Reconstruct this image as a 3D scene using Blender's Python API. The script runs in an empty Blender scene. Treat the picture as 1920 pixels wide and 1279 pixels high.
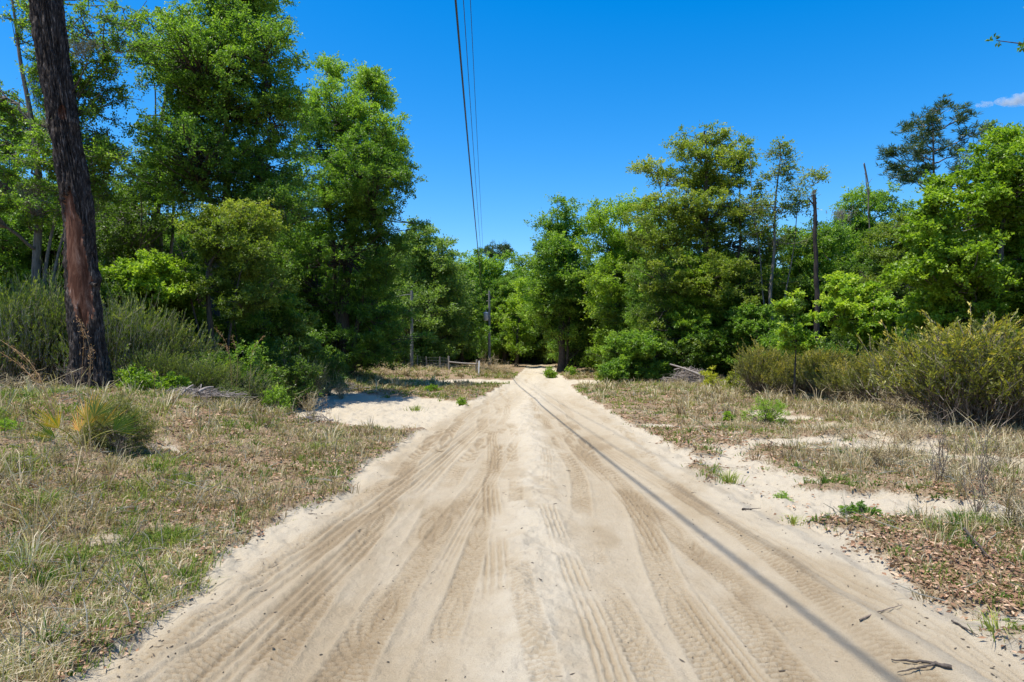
import bpy, math, random
import numpy as np
from mathutils import Vector
# ------------------------------------------------------------------ camera, world, sun, exposure
S = bpy.context.scene
C = S.collection
F = 1280.0; HZ = 668.0; CAMH = 1.6            # focal length in photo pixels, horizon row, eye height
cam = bpy.data.cameras.new('camera'); camo = bpy.data.objects.new('camera', cam); C.objects.link(camo)
camo.location = (0, 0, CAMH); camo.rotation_euler = (math.pi/2, 0, 0)
cam.sensor_width = 36.0; cam.lens = 24.0; cam.shift_y = (HZ-639.5)/1920.0
cam.clip_start = 0.1; cam.clip_end = 5000
S.camera = camo
SUN = Vector((-0.29, -0.13, 1.0)).normalized()
EL = math.asin(SUN.z); AZ = math.atan2(SUN.x, SUN.y)
W = bpy.data.worlds.new('World'); S.world = W; W.use_nodes = True
wn = W.node_tree; bg = wn.nodes['Background']
sky = wn.nodes.new('ShaderNodeTexSky'); sky.sky_type = 'NISHITA'; sky.sun_disc = False
sky.sun_elevation = EL; sky.sun_rotation = AZ
sky.air_density = 1.0; sky.dust_density = 0.7; sky.ozone_density = 3.0; sky.altitude = 0
hs = wn.nodes.new('ShaderNodeHueSaturation'); hs.inputs['Saturation'].default_value = 1.5
hs.inputs['Hue'].default_value = 0.502
wn.links.new(sky.outputs[0], hs.inputs['Color']); wn.links.new(hs.outputs[0], bg.inputs[0])
bg.inputs[1].default_value = 0.115
sl = bpy.data.lights.new('sun', 'SUN'); sl.energy = 4.0; sl.angle = math.radians(0.53); sl.color = (1.0, 0.945, 0.85)
so = bpy.data.objects.new('sun', sl); C.objects.link(so)
so.rotation_euler = (-SUN).to_track_quat('-Z', 'Y').to_euler()
S.view_settings.view_transform = 'Standard'; S.view_settings.look = 'None'
S.view_settings.exposure = 0.95; S.view_settings.gamma = 1.0
S.render.engine = 'CYCLES'
S.cycles.max_bounces = 9; S.cycles.diffuse_bounces = 5; S.cycles.transmission_bounces = 5
S.cycles.glossy_bounces = 2; S.cycles.transparent_max_bounces = 4
S.cycles.caustics_reflective = False; S.cycles.caustics_refractive = False

rng = np.random.default_rng(7)
# ------------------------------------------------------------------ numpy helpers
def hash2(ix, iy, seed):
    h = (ix.astype(np.int64)*374761393 + iy.astype(np.int64)*668265263 + seed*1442695041) & 0xFFFFFFFF
    h = ((h ^ (h >> 13))*1274126177) & 0xFFFFFFFF
    return ((h ^ (h >> 16)) & 0xFFFFFF)/float(0xFFFFFF)
def vn(x, y, seed=0):
    x = np.asarray(x, float); y = np.asarray(y, float)
    ix = np.floor(x); iy = np.floor(y); fx = x-ix; fy = y-iy
    fx = fx*fx*(3-2*fx); fy = fy*fy*(3-2*fy)
    a = hash2(ix, iy, seed); b = hash2(ix+1, iy, seed); c = hash2(ix, iy+1, seed); d = hash2(ix+1, iy+1, seed)
    return a+(b-a)*fx+(c-a)*fy+(a-b-c+d)*fx*fy
def fbm(x, y, o=4, seed=0):
    s = 0; a = 0.5; n = 0
    for k in range(o):
        s = s+a*vn(x*2**k+17.3*k, y*2**k+9.1*k, seed+k); n += a; a *= 0.5
    return s/n
def sm(a, b, x):
    t = np.clip((x-a)/(b-a), 0, 1); return t*t*(3-2*t)

LY = [-60, 0, 15, 22, 27, 46, 93, 160, 400]
LX = [-2.1, -2.1, -2.05, -1.6, -1.15, 0.0, 1.9, 6.6, 26]
RY = [-60, 0, 8, 23, 36, 46, 64, 93, 160, 400]
RX = [2.95, 2.9, 2.72, 2.75, 3.1, 3.6, 4.4, 5.9, 10.5, 32]
def redge(Y): return np.interp(Y, LY, LX), np.interp(Y, RY, RX)
def patches(X, Y):
    e = lambda cx, cy, rx, ry, rot=0.0: 1-np.sqrt((((X-cx)+rot*(Y-cy))/rx)**2+((Y-cy)/ry)**2)
    return np.maximum.reduce([e(-4.9, 20.8, 4.2, 5.6, 0.25), e(-8.0, 25.5, 3.0, 3.0), e(-1.9, 41.5, 4.2, 3.6), e(5.2, 40.5, 2.6, 4.5), e(-2.2, 17.0, 2.2, 2.8)])
def sandmask(X, Y):
    """1 on bare sand of the road and its side pulls, 0 on the overgrown verges"""
    l, r = redge(Y)
    n = (fbm(X*0.9, Y*0.9, 4, 11)-0.5)
    d = np.minimum(X-l, r-X)
    base = sm(-0.12, 0.12, d+n*0.9*np.where((X > 1) & (Y < 10), 1.3, 0.8))
    p = sm(-0.03, 0.10, patches(X, Y)+n*0.35)
    side = (X > 1) & (Y < 22)
    q = sm(0.55, 0.66, fbm(X*0.6, Y*1.0, 5, 23)+0.20*np.exp(-np.maximum(X-r, 0)/1.3)*sm(13, 6, Y)+0.11*(fbm(X*3.1, Y*4.2, 3, 29)-.5)-0.015)*side*sm(10.5, 7.5, X)
    q2 = sm(0.73, 0.80, fbm(X*0.8, Y*1.1, 4, 57))*(X < -2.4)*0.7
    return np.maximum.reduce([base*sm(128, 106, Y), p, q*0.95, q2])  # road sand fades out far off, part of the painted tree shade
def macro(X, Y):
    l, r = redge(Y)
    z = 0.80*sm(2.6, 8.4, -X)*sm(19, 13.5, Y)*sm(-2, 2, Y)
    pm = sm(-0.15, 0.12, patches(X, Y))
    z = z*(1-pm)
    z = z+0.75*sm(6.5, 11, -X)*sm(24, 30, Y)
    z = z+0.50*sm(0.2, 4.5, l-X)*sm(42, 50, Y)*sm(92, 70, Y)*(1-pm)
    z = z+0.35*sm(5, 13, X-3)*sm(18, 34, Y)
    z = z+np.clip((Y-88)/62, 0, 1.6)**1.1*1.9
    z = z+0.25*(fbm(X*0.06, Y*0.06, 3, 5)-0.5)*sm(0.5, 6, np.abs(X-0.5)-2.2)
    return z
TR = [  # tyre tracks: u at near, drift, width, kind, depth
 (-1.62, 0.10, 0.20, 'bar', .012), (-1.22, -0.06, 0.20, 'bar', .012), (-0.82, 0.02, 0.24, 'bar', .014), (-0.42, 0.03, 0.17, 'bar', .016),
 (-0.17, -0.02, 0.17, 'rib', .014), (0.46, 0.06, 0.16, 'rib', .012), (0.72, 0.02, 0.20, 'bar', .013), (1.10, 0.10, 0.22, 'bar', .014),
 (1.48, 0.0, 0.22, 'bar', .010), (2.05, 0.05, 0.2, 'bar', .008)]
def tracks(X, Y):
    z = np.zeros_like(X); col = np.zeros_like(X)
    near = sm(30, 9, Y)
    for k, (u, dr, w, kind, dep) in enumerate(TR+[(-2.0, .25, .2, 'bar', .012), (-.95, .3, .2, 'bar', .012), (1.75, -.2, .2, 'bar', .012), (.2, -.12, .16, 'bar', .012), (1.28, -.1, .16, 'rib', .010)]):
        c = u+dr*(Y-3)*0.25+0.16*np.sin(Y*0.33+k*1.7)*sm(3, 10, Y)+0.05*np.sin(Y*0.9+k)
        d = (X-c)/(w*0.5); m = sm(1.25, 0.85, np.abs(d))
        on = sm(0.34, 0.56, fbm(Y*0.75+k*9, X*0.8+k, 4, 70+k))
        m = m*on
        z -= m*dep*0.5
        rim = np.exp(-((np.abs(d)-1.25)/0.2)**2)*on; z += rim*dep*0.45
        if kind == 'bar':
            ph = Y/0.060+np.where(d > 0, 0.5, 0)+np.abs(d)*0.5
            pat = sm(-0.1, 0.5, np.sin(ph*2*math.pi))
            z += m*pat*dep*0.95*near; col += m*(0.16+0.38*(1-pat)*near)
        else:
            pat = sm(-0.2, 0.5, np.cos(d*math.pi*3.0))
            z += m*pat*dep*0.8; col += m*(0.10+0.34*(1-pat))
    # long sweeping wheel swaths cutting across from the left and right edges
    for k, (a, b, w) in enumerate([(-1.95, 0.095, 0.28), (-1.55, 0.075, 0.24), (2.4, -0.075, 0.22), (-0.6, 0.07, 0.15)]):
        c = a+b*(Y-3.3)+0.1*np.sin(Y*0.25+k)
        d = (X-c)/(w*0.5); m = sm(1.2, 0.8, np.abs(d))*sm(0.2, 0.4, fbm(Y*0.3+k*31, X*0.1, 2, 90+k))*sm(22, 14, Y)
        z -= m*0.004; z += m*0.004*np.cos(d*math.pi*3.5); col += m*(0.16-0.1*np.cos(d*math.pi*3.5))
        z += 0.005*np.exp(-((np.abs(d)-1.35)/0.3)**2)
    return z, col
def micro(X, Y, want=False):
    l, r = redge(Y); s = sandmask(X, Y)
    inr = sm(-0.1, 0.35, np.minimum(X-l, r-X))
    mid = 0.5*(l+r); u = X-mid
    tz, tc = tracks(X, Y)
    lump = fbm(X*3.2, Y*2.6, 4, 31)-0.5
    fine = fbm(X*14, Y*12, 3, 37)-0.5
    ctr = np.exp(-((u+0.08+0.15*np.sin(Y*0.4))/0.34)**2)
    foot = fbm(X*5.5, Y*5.0, 3, 43)-.5
    z = inr*(0.035*ctr*(0.6+2*lump)+0.040*lump*(0.25+ctr)+0.034*foot*(.12+ctr)+0.026*fine*(0.45+1.0*ctr)+0.010*(fbm(X*34, Y*30, 2, 38)-.5)+1.6*tz*(1-0.5*ctr))
    z = z-0.05*inr*sm(1.8, 1.2, np.abs(u))*(1-ctr)
    brm = np.exp(-((X-l-0.22)/0.22)**2)*0.05+np.exp(-((X-r+0.30)/0.35)**2)*0.06
    z = z+brm*(0.6+1.6*lump)
    z = z+(1-inr)*s*(0.16*lump+0.05*fine+0.09*(fbm(X*6, Y*6, 3, 3)-.5))
    z = z+(1-s)*(0.07+0.16*(fbm(X*1.7, Y*1.7, 4, 41)-0.38)+0.22*(fbm(X*.55, Y*.55, 2, 45)-.45)*sm(3, 5.5, np.abs(X-.4))+0.04*fine)
    if not want: return z
    lane = sm(1.15, 0.45, np.abs(np.abs(u+.1)-1.15))*inr
    tan = 0.22+0.55*(fbm(X*1.1+3, Y*0.22, 5, 53)-0.45)+0.20*lane*sm(28, 14, Y)+0.10*lane-0.22*ctr-0.22*(1-inr)-0.25*sm(22, 38, Y)
    tan = tan+0.85*(tc-0.10)*inr+0.30*sm(0.50, 0.72, fbm(X*2.6+1, Y*0.8, 4, 61))*inr*sm(20, 12, Y)+0.5*(fbm(X*9, Y*7, 3, 67)-0.5)*(.3+.7*ctr)*inr+.25*(fbm(X*5, Y*1.2, 3, 68)-.5)
    tan = np.clip(tan+.9*sm(88, 99, Y), 0, 1)  # far stretch of road darkened: tree shade put into the sand colour
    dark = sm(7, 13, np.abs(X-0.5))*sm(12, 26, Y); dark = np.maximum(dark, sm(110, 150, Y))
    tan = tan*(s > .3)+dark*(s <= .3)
    return z, s, tan
def ground(X, Y, detail=True):
    X = np.asarray(X, float); Y = np.asarray(Y, float)
    z = macro(X, Y)
    return z+micro(X, Y) if detail else z
def gz(x, y): return float(ground(np.array([x]), np.array([y]))[0])
def at(px, D): return (px-960.0)/F*D
def zat(py, D): return CAMH+(HZ-py)/F*D

def new_mesh(name, V, Q, smooth=False, attrs=None, fattr=None):
    me = bpy.data.meshes.new(name)
    V = np.ascontiguousarray(V, np.float32); Q = np.ascontiguousarray(Q, np.int32)
    n = len(Q); k = Q.shape[1]
    me.vertices.add(len(V)); me.vertices.foreach_set('co', V.ravel())
    me.loops.add(n*k); me.loops.foreach_set('vertex_index', Q.ravel())
    me.polygons.add(n); me.polygons.foreach_set('loop_start', np.arange(0, n*k, k, dtype=np.int32))
    me.polygons.foreach_set('use_smooth', np.full(n, smooth, bool))
    if fattr is not None:
        for nm, a in fattr.items():
            at_ = me.attributes.new(nm, 'FLOAT', 'FACE'); at_.data.foreach_set('value', np.ascontiguousarray(a, np.float32))
    if attrs is not None:
        for nm, a in attrs.items():
            at_ = me.attributes.new(nm, 'FLOAT', 'POINT'); at_.data.foreach_set('value', np.ascontiguousarray(a, np.float32))
    me.update(calc_edges=True)
    return me
class Acc:
    """collects quads for ONE mesh object"""
    def __init__(s): s.V = []; s.Q = []; s.T = []; s.n = 0
    def add(s, V, Q, T=0.5):
        s.V.append(np.asarray(V, float).reshape(-1, 3)); s.Q.append(np.asarray(Q)+s.n); s.n += len(s.V[-1])
        s.T.append(np.broadcast_to(np.asarray(T, float), (len(Q),)).copy())
    def tubes(s, P, R, sides=5, T=0.5):
        """P [n,k,3] centre lines, R [n,k] radii"""
        P = np.asarray(P, float); R = np.asarray(R, float); n, k, _ = P.shape
        t = np.gradient(P, axis=1); t /= np.linalg.norm(t, axis=2, keepdims=True)+1e-9
        up = np.where(np.abs(t[..., 2:3]) > 0.9, np.array([1., 0, 0]), np.array([0, 0, 1.]))
        up = np.broadcast_to(up[:, :1], t.shape)
        a = np.cross(t, up); a /= np.linalg.norm(a, axis=2, keepdims=True)+1e-9; b = np.cross(t, a)
        th = np.arange(sides)*2*math.pi/sides
        V = P[:, :, None]+R[:, :, None, None]*(a[:, :, None]*np.cos(th)[:, None]+b[:, :, None]*np.sin(th)[:, None])
        idx = np.arange(n*k*sides).reshape(n, k, sides); nx = np.roll(idx, -1, 2)
        Q = np.stack([idx[:, :-1], nx[:, :-1], nx[:, 1:], idx[:, 1:]], -1).reshape(-1, 4)
        s.add(V, Q, T if np.ndim(T) == 0 else np.repeat(T, (k-1)*sides))
    def leaves(s, P, D, N, L, Wd, T):
        D = D/(np.linalg.norm(D, axis=1, keepdims=True)+1e-9); B = np.cross(D, N); B /= np.linalg.norm(B, axis=1, keepdims=True)+1e-9
        Nn = np.cross(B, D); L = np.broadcast_to(L, (len(P),))[:, None]; Wd = np.broadcast_to(Wd, (len(P),))[:, None]
        V = np.stack([P, P+D*L*.5+B*Wd*.5+Nn*Wd*.18, P+D*L, P+D*L*.5-B*Wd*.5+Nn*Wd*.18], 1)
        s.add(V, np.arange(len(P)*4).reshape(-1, 4), T)
    def blades(s, P, D, H, Wd, bend, T):
        """grass blades: P root, D horizontal lean dir [n,3], H height, bend 0..1"""
        n = len(P); a = rng.uniform(0, 2*math.pi, n); B = np.stack([np.cos(a), np.sin(a), np.zeros(n)], 1)*Wd[:, None]*.5
        Z = np.array([0, 0, 1.]); H = H[:, None]; b = bend[:, None]
        m = P+Z*H*.55+D*H*b*.35; t = P+Z*H*(1-.45*b)+D*H*b*1.05
        V = np.stack([P-B, P+B, m+B*.8, m-B*.8, t+B*.15, t-B*.15], 1)
        i = np.arange(n)[:, None]*6
        Q = np.concatenate([i+np.array([0, 1, 2, 3]), i+np.array([3, 2, 4, 5])], 0)
        s.add(V, Q, np.concatenate([T, T]))
    def obj(s, name, mat, parent=None, smooth=False, loc=None):
        me = new_mesh(name, np.concatenate(s.V), np.concatenate(s.Q), smooth, fattr={'tint': np.concatenate(s.T)})
        me.materials.append(mat)
        o = bpy.data.objects.new(name, me); C.objects.link(o)
        if parent: o.parent = parent
        if loc is not None: o.location = loc
        return o
def tag(o, label, cat, group=None, kind=None):
    if label: o['label'] = label
    if cat: o['category'] = cat
    if group: o['group'] = group
    if kind: o['kind'] = kind
    return o
def thing(name, label, cat, loc, group=None):
    o = bpy.data.objects.new(name, None); C.objects.link(o); o.location = loc; o.empty_display_size = .2
    return tag(o, label, cat, group)
def dup(root, loc, rz, sc, label, group=None):
    c = root.copy(); C.objects.link(c); c.location = loc; c.rotation_euler = (0, 0, rz); c.scale = sc if np.ndim(sc) else (sc,)*3
    c['label'] = label
    if group: c['group'] = group
    for ch in root.children:
        d = ch.copy(); C.objects.link(d); d.parent = c
    return c
# ------------------------------------------------------------------ materials
def nodes(name):
    m = bpy.data.materials.new(name); m.use_nodes = True; nt = m.node_tree
    return m, nt, nt.nodes['Principled BSDF'], nt.nodes['Material Output']
def N(nt, t, **kw):
    n = nt.nodes.new(t)
    for k, v in kw.items():
        if k in n.inputs: n.inputs[k].default_value = v
        else: setattr(n, k, v)
    return n
def ramp(nt, cols):
    r = nt.nodes.new('ShaderNodeValToRGB'); e = r.color_ramp.elements
    while len(e) < len(cols): e.new(0.5)
    for i, (p, c) in enumerate(cols): e[i].position = p; e[i].color = (*c, 1)
    return r
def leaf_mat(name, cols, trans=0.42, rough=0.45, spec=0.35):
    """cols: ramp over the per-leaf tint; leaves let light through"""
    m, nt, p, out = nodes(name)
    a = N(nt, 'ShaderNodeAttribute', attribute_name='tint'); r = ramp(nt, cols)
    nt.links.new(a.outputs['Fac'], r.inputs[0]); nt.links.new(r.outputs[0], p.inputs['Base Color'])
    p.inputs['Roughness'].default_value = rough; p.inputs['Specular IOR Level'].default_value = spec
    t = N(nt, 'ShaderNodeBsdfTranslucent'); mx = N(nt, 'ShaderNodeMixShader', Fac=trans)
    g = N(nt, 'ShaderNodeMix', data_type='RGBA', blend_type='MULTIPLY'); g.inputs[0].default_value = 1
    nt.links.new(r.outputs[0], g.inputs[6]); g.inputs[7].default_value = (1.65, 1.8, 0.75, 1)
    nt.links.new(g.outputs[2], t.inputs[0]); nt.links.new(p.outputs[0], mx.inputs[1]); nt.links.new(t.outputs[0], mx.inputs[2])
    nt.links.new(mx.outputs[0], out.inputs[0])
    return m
def wood_mat(name, c1, c2, scale=6, bump=0.6, stretch=0.15, rough=0.85):
    m, nt, p, out = nodes(name)
    tc = N(nt, 'ShaderNodeTexCoord'); mp = N(nt, 'ShaderNodeMapping'); mp.inputs['Scale'].default_value = (scale, scale, scale*stretch)
    nz = N(nt, 'ShaderNodeTexNoise', Scale=3.0, Detail=5.0, Roughness=0.65); r = ramp(nt, [(0.32, c1), (0.68, c2)])
    nt.links.new(tc.outputs['Object'], mp.inputs[0]); nt.links.new(mp.outputs[0], nz.inputs['Vector'])
    nt.links.new(nz.outputs[0], r.inputs[0]); nt.links.new(r.outputs[0], p.inputs['Base Color'])
    b = N(nt, 'ShaderNodeBump', Strength=bump, Distance=0.03); nt.links.new(nz.outputs[0], b.inputs['Height']); nt.links.new(b.outputs[0], p.inputs['Normal'])
    p.inputs['Roughness'].default_value = rough; p.inputs['Specular IOR Level'].default_value = 0.2
    return m
def plain(name, c, rough=0.6, metal=0.0, var=0.25):
    m, nt, p, out = nodes(name)
    nz = N(nt, 'ShaderNodeTexNoise', Scale=14.0, Detail=4.0); r = ramp(nt, [(0.3, tuple(x*(1-var) for x in c)), (0.7, tuple(min(1, x*(1+var)) for x in c))])
    tc = N(nt, 'ShaderNodeTexCoord'); nt.links.new(tc.outputs['Object'], nz.inputs['Vector'])
    nt.links.new(nz.outputs[0], r.inputs[0]); nt.links.new(r.outputs[0], p.inputs['Base Color'])
    p.inputs['Roughness'].default_value = rough; p.inputs['Metallic'].default_value = metal
    return m
M = {}
M['bark'] = wood_mat('bark_dark', (.030, .024, .019), (.12, .098, .08), 7)
M['bark_grey'] = wood_mat('bark_grey', (.06, .052, .045), (.22, .195, .17), 7)
M['twig'] = wood_mat('twig', (.10, .075, .055), (.26, .21, .17), 9)
M['char'] = wood_mat('charred', (.012, .010, .009), (.055, .045, .04), 6)
M['deadwood'] = wood_mat('deadwood', (.17, .14, .12), (.38, .33, .29), 9)
M['moss'] = leaf_mat('spanish_moss', [(0, (.13, .13, .10)), (1, (.30, .29, .25))], .25, .9, .1)
M['oak'] = leaf_mat('oak_leaf', [(0, (.046, .082, .015)), (.55, (.098, .165, .026)), (1, (.20, .27, .035))])
M['mid'] = leaf_mat('green_leaf', [(0, (.057, .112, .018)), (.55, (.124, .222, .030)), (1, (.26, .37, .045))])
M['bright'] = leaf_mat('bright_leaf', [(0, (.085, .15, .014)), (.5, (.165, .265, .022)), (1, (.31, .41, .04))])
M['gold'] = leaf_mat('gold_leaf', [(0, (.070, .108, .016)), (.5, (.145, .205, .028)), (1, (.30, .33, .05))])
M['blue'] = leaf_mat('bluish_leaf', [(0, (.07, .12, .03)), (.5, (.14, .215, .045)), (1, (.24, .33, .07))])
M['pine'] = leaf_mat('pine_needle', [(0, (.03, .06, .025)), (1, (.10, .15, .04))], .2)
M['rose_gold'] = leaf_mat('golden_scrub', [(0, (.075, .075, .035)), (.45, (.15, .165, .035)), (.8, (.30, .29, .04)), (1, (.46, .36, .05))], .3)
M['rose_dark'] = leaf_mat('dark_scrub', [(0, (.042, .045, .020)), (.4, (.078, .105, .026)), (.75, (.14, .19, .034)), (1, (.27, .30, .05))], .3)
M['lime'] = leaf_mat('lime_leaf', [(0, (.09, .16, .02)), (.5, (.19, .31, .03)), (1, (.38, .46, .05))], .4)
M['yellow'] = leaf_mat('yellow_leaf', [(0, (.17, .20, .015)), (.5, (.34, .36, .025)), (1, (.55, .50, .05))], .35)
M['palmetto'] = leaf_mat('palmetto', [(0, (.10, .16, .02)), (.5, (.38, .28, .03)), (1, (.52, .24, .035))], .3)
M['grass'] = leaf_mat('grass', [(0, (.075, .14, .018)), (.5, (.18, .235, .04)), (1, (.36, .36, .10))], .3, .6, .2)
M['straw'] = leaf_mat('straw', [(0, (.15, .10, .055)), (.45, (.35, .27, .155)), (1, (.66, .58, .42))], .25, .7, .2)
M['litter'] = leaf_mat('litter', [(0, (.09, .050, .032)), (.5, (.30, .17, .10)), (1, (.62, .45, .31))], .1, .7, .2)
M['stalk'] = leaf_mat('stalk', [(0, (.30, .15, .06)), (1, (.50, .33, .17))], .1, .7, .2)
M['debris'] = plain('debris', (.07, .055, .04), .9)
M['pole'] = wood_mat('pole_wood', (.11, .115, .10), (.24, .24, .215), 5, .3)
M['post'] = wood_mat('post_wood', (.16, .14, .12), (.33, .30, .26), 7, .4)
M['white'] = plain('white_paint', (.75, .74, .70), .5, 0, .06)
M['galv'] = plain('galvanised', (.45, .47, .50), .45, .6, .1)
M['tank'] = plain('transformer_paint', (.42, .46, .52), .4, 0, .05)
M['cable'] = plain('cable', (.028, .028, .032), .5, 0, .1)
M['ins'] = plain('porcelain', (.25, .2, .18), .3)

def ground_mat():
    m, nt, p, out = nodes('sand_and_soil')
    L = nt.links.new
    tc = N(nt, 'ShaderNodeTexCoord')
    sa = N(nt, 'ShaderNodeAttribute', attribute_name='sand'); ta = N(nt, 'ShaderNodeAttribute', attribute_name='tan')
    n1 = N(nt, 'ShaderNodeTexNoise', Scale=38.0, Detail=6.0, Roughness=.7); n2 = N(nt, 'ShaderNodeTexNoise', Scale=4.0, Detail=6.0, Roughness=.65)
    n3 = N(nt, 'ShaderNodeTexNoise', Scale=190.0, Detail=3.0, Roughness=.7)
    for n in (n1, n2, n3): L(tc.outputs['Object'], n.inputs['Vector'])
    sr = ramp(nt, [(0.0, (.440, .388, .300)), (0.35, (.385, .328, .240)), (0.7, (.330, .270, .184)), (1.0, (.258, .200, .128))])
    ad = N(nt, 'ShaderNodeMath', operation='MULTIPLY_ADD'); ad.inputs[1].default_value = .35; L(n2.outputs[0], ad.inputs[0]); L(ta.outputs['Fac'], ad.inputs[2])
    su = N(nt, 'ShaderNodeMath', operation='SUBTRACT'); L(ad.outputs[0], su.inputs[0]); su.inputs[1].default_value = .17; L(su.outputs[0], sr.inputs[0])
    so_ = ramp(nt, [(0.28, (.11, .075, .045)), (0.5, (.24, .175, .11)), (0.72, (.38, .30, .21))])
    L(n1.outputs[0], so_.inputs[0])
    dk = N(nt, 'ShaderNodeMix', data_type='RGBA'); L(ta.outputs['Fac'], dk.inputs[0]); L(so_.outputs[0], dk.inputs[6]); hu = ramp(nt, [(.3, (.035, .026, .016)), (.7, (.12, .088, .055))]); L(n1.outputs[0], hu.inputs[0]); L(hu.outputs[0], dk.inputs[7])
    mx = N(nt, 'ShaderNodeMix', data_type='RGBA'); L(dk.outputs[2], mx.inputs[6]); L(sr.outputs[0], mx.inputs[7])
    e_ = N(nt, 'ShaderNodeMath', operation='MULTIPLY_ADD'); L(n1.outputs[0], e_.inputs[0]); e_.inputs[1].default_value = 1.4; L(sa.outputs['Fac'], e_.inputs[2]); mr = N(nt, 'ShaderNodeMapRange'); mr.inputs[1].default_value = .95; mr.inputs[2].default_value = 1.35; L(e_.outputs[0], mr.inputs[0]); L(mr.outputs[0], mx.inputs[0])
    # grains and small dark specks of organic matter
    gr = N(nt, 'ShaderNodeMix', data_type='RGBA', blend_type='MULTIPLY'); gr.inputs[0].default_value = 1
    g2 = ramp(nt, [(0.28, (.52, .47, .40)), (0.42, (.90, .885, .86)), (.75, (1.08, 1.075, 1.07))]); L(n3.outputs[0], g2.inputs[0])
    L(mx.outputs[2], gr.inputs[6]); L(g2.outputs[0], gr.inputs[7]); L(gr.outputs[2], p.inputs['Base Color'])
    h = N(nt, 'ShaderNodeMath', operation='MULTIPLY_ADD'); L(n3.outputs[0], h.inputs[0]); h.inputs[1].default_value = .3; L(n1.outputs[0], h.inputs[2])
    b = N(nt, 'ShaderNodeBump', Strength=.8, Distance=.025); L(h.outputs[0], b.inputs['Height']); L(b.outputs[0], p.inputs['Normal'])
    p.inputs['Roughness'].default_value = .95; p.inputs['Specular IOR Level'].default_value = .1
    return m
M['ground'] = ground_mat()
# ------------------------------------------------------------------ ground and road (one sheet, split along the road edge)
def build_ground():
    ys = [-30.0, -20, -12, -7, -4]; y = -2.0
    while y < 2.0: ys.append(y); y += 0.12
    while y < 150: ys.append(y); y += min(max(0.011, 0.0046*y), 0.45)
    while y < 2500: ys.append(y); y *= 1.10
    ys = np.array(ys)
    t = np.linspace(-1, 1, 940); t = np.concatenate([[-40, -14, -6, -3, -1.8, -1.4, -1.15], t, [1.15, 1.4, 1.8, 3, 6, 14, 40]])
    ts = t*(0.80+0.20*np.clip(np.abs(t), 0, 1)**2)
    Wd = 0.80*np.clip(ys, 2, 130)+2.2
    X = 0.2+ts[None]*Wd[:, None]; Y = np.repeat(ys[:, None], len(ts), 1)
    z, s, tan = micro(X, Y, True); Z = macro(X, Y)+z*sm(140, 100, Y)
    V = np.stack([X, Y, Z], -1).reshape(-1, 3); R, K = X.shape
    idx = np.arange(R*K).reshape(R, K)
    Q = np.stack([idx[:-1, :-1], idx[:-1, 1:], idx[1:, 1:], idx[1:, :-1]], -1).reshape(-1, 4)
    xm = X[:-1, :-1].ravel(); ym = Y[:-1, :-1].ravel(); sv = s[:-1, :-1].ravel()
    l, r = redge(ym); road = (xm > l-0.9) & (xm < r+0.9) & (sv > 0.5) & (ym < 230)
    for nm, q in (('sand_road', Q[road]), ('ground', Q[~road])):
        u, inv = np.unique(q, return_inverse=True)
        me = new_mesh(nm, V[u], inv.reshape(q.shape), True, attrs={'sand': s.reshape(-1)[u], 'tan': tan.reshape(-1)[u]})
        me.materials.append(M['ground']); o = bpy.data.objects.new(nm, me); C.objects.link(o)
        tag(o, {'sand_road': 'pale rutted sand road with tyre tracks running straight ahead', 'ground': 'sandy ground and leaf strewn verges beside the road'}[nm], {'sand_road': 'road', 'ground': 'ground'}[nm], kind='structure')
build_ground()
# ------------------------------------------------------------------ trees
def unit(n):
    v = rng.normal(size=(n, 3)); return v/np.linalg.norm(v, axis=1, keepdims=True)
def bez(A, B, Cc, k):
    t = np.linspace(0, 1, k)[None, :, None]
    return A[:, None]*(1-t)**2+2*B[:, None]*t*(1-t)+Cc[:, None]*t**2
def spray_leaves(acc, Cn, R, n_leaf, L, flat=.55, tintc=None, wratio=.55, nsp=10, wood=None, wr=.012):
    """leafy sprays: Cn [n,3] centres, R [n] radii; sprigs radiate from each centre and carry the leaves"""
    n = len(Cn); d = unit(n*nsp).reshape(n, nsp, 3); d[..., 2] = d[..., 2]*flat+.12
    ln = R[:, None]*rng.uniform(.45, 1.15, (n, nsp))
    E = Cn[:, None]+d*ln[..., None]; E[..., 2] -= .10*ln
    k = max(3, n_leaf//nsp)
    t = rng.uniform(.15, 1.05, (n, nsp, k))**.75
    P = Cn[:, None, None]+(E-Cn[:, None])[:, :, None]*t[..., None]+rng.normal(size=(n, nsp, k, 3))*(R.mean()*.085)
    ld = (E-Cn[:, None])[:, :, None]/R.mean()*.8+rng.normal(size=(n, nsp, k, 3))*.75
    nm = rng.normal(size=(n, nsp, k, 3))*.55+np.array([0, 0, 1.])
    if tintc is None: tintc = np.full(n, .5)
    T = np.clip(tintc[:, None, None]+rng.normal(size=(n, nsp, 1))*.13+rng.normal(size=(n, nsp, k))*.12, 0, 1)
    Lf = L*rng.uniform(.6, 1.25, n*nsp*k)
    acc.leaves(P.reshape(-1, 3), ld.reshape(-1, 3), nm.reshape(-1, 3), Lf, Lf*wratio, T.ravel())
    if wood is not None:
        Cr = np.repeat(Cn, nsp, 0); Er = E.reshape(-1, 3)
        wood.tubes(np.stack([Cr, (Cr+Er)/2+rng.normal(size=Cr.shape)*.03, Er], 1), np.tile([wr, wr*.7, wr*.35], (len(Cr), 1)), 3)
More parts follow.
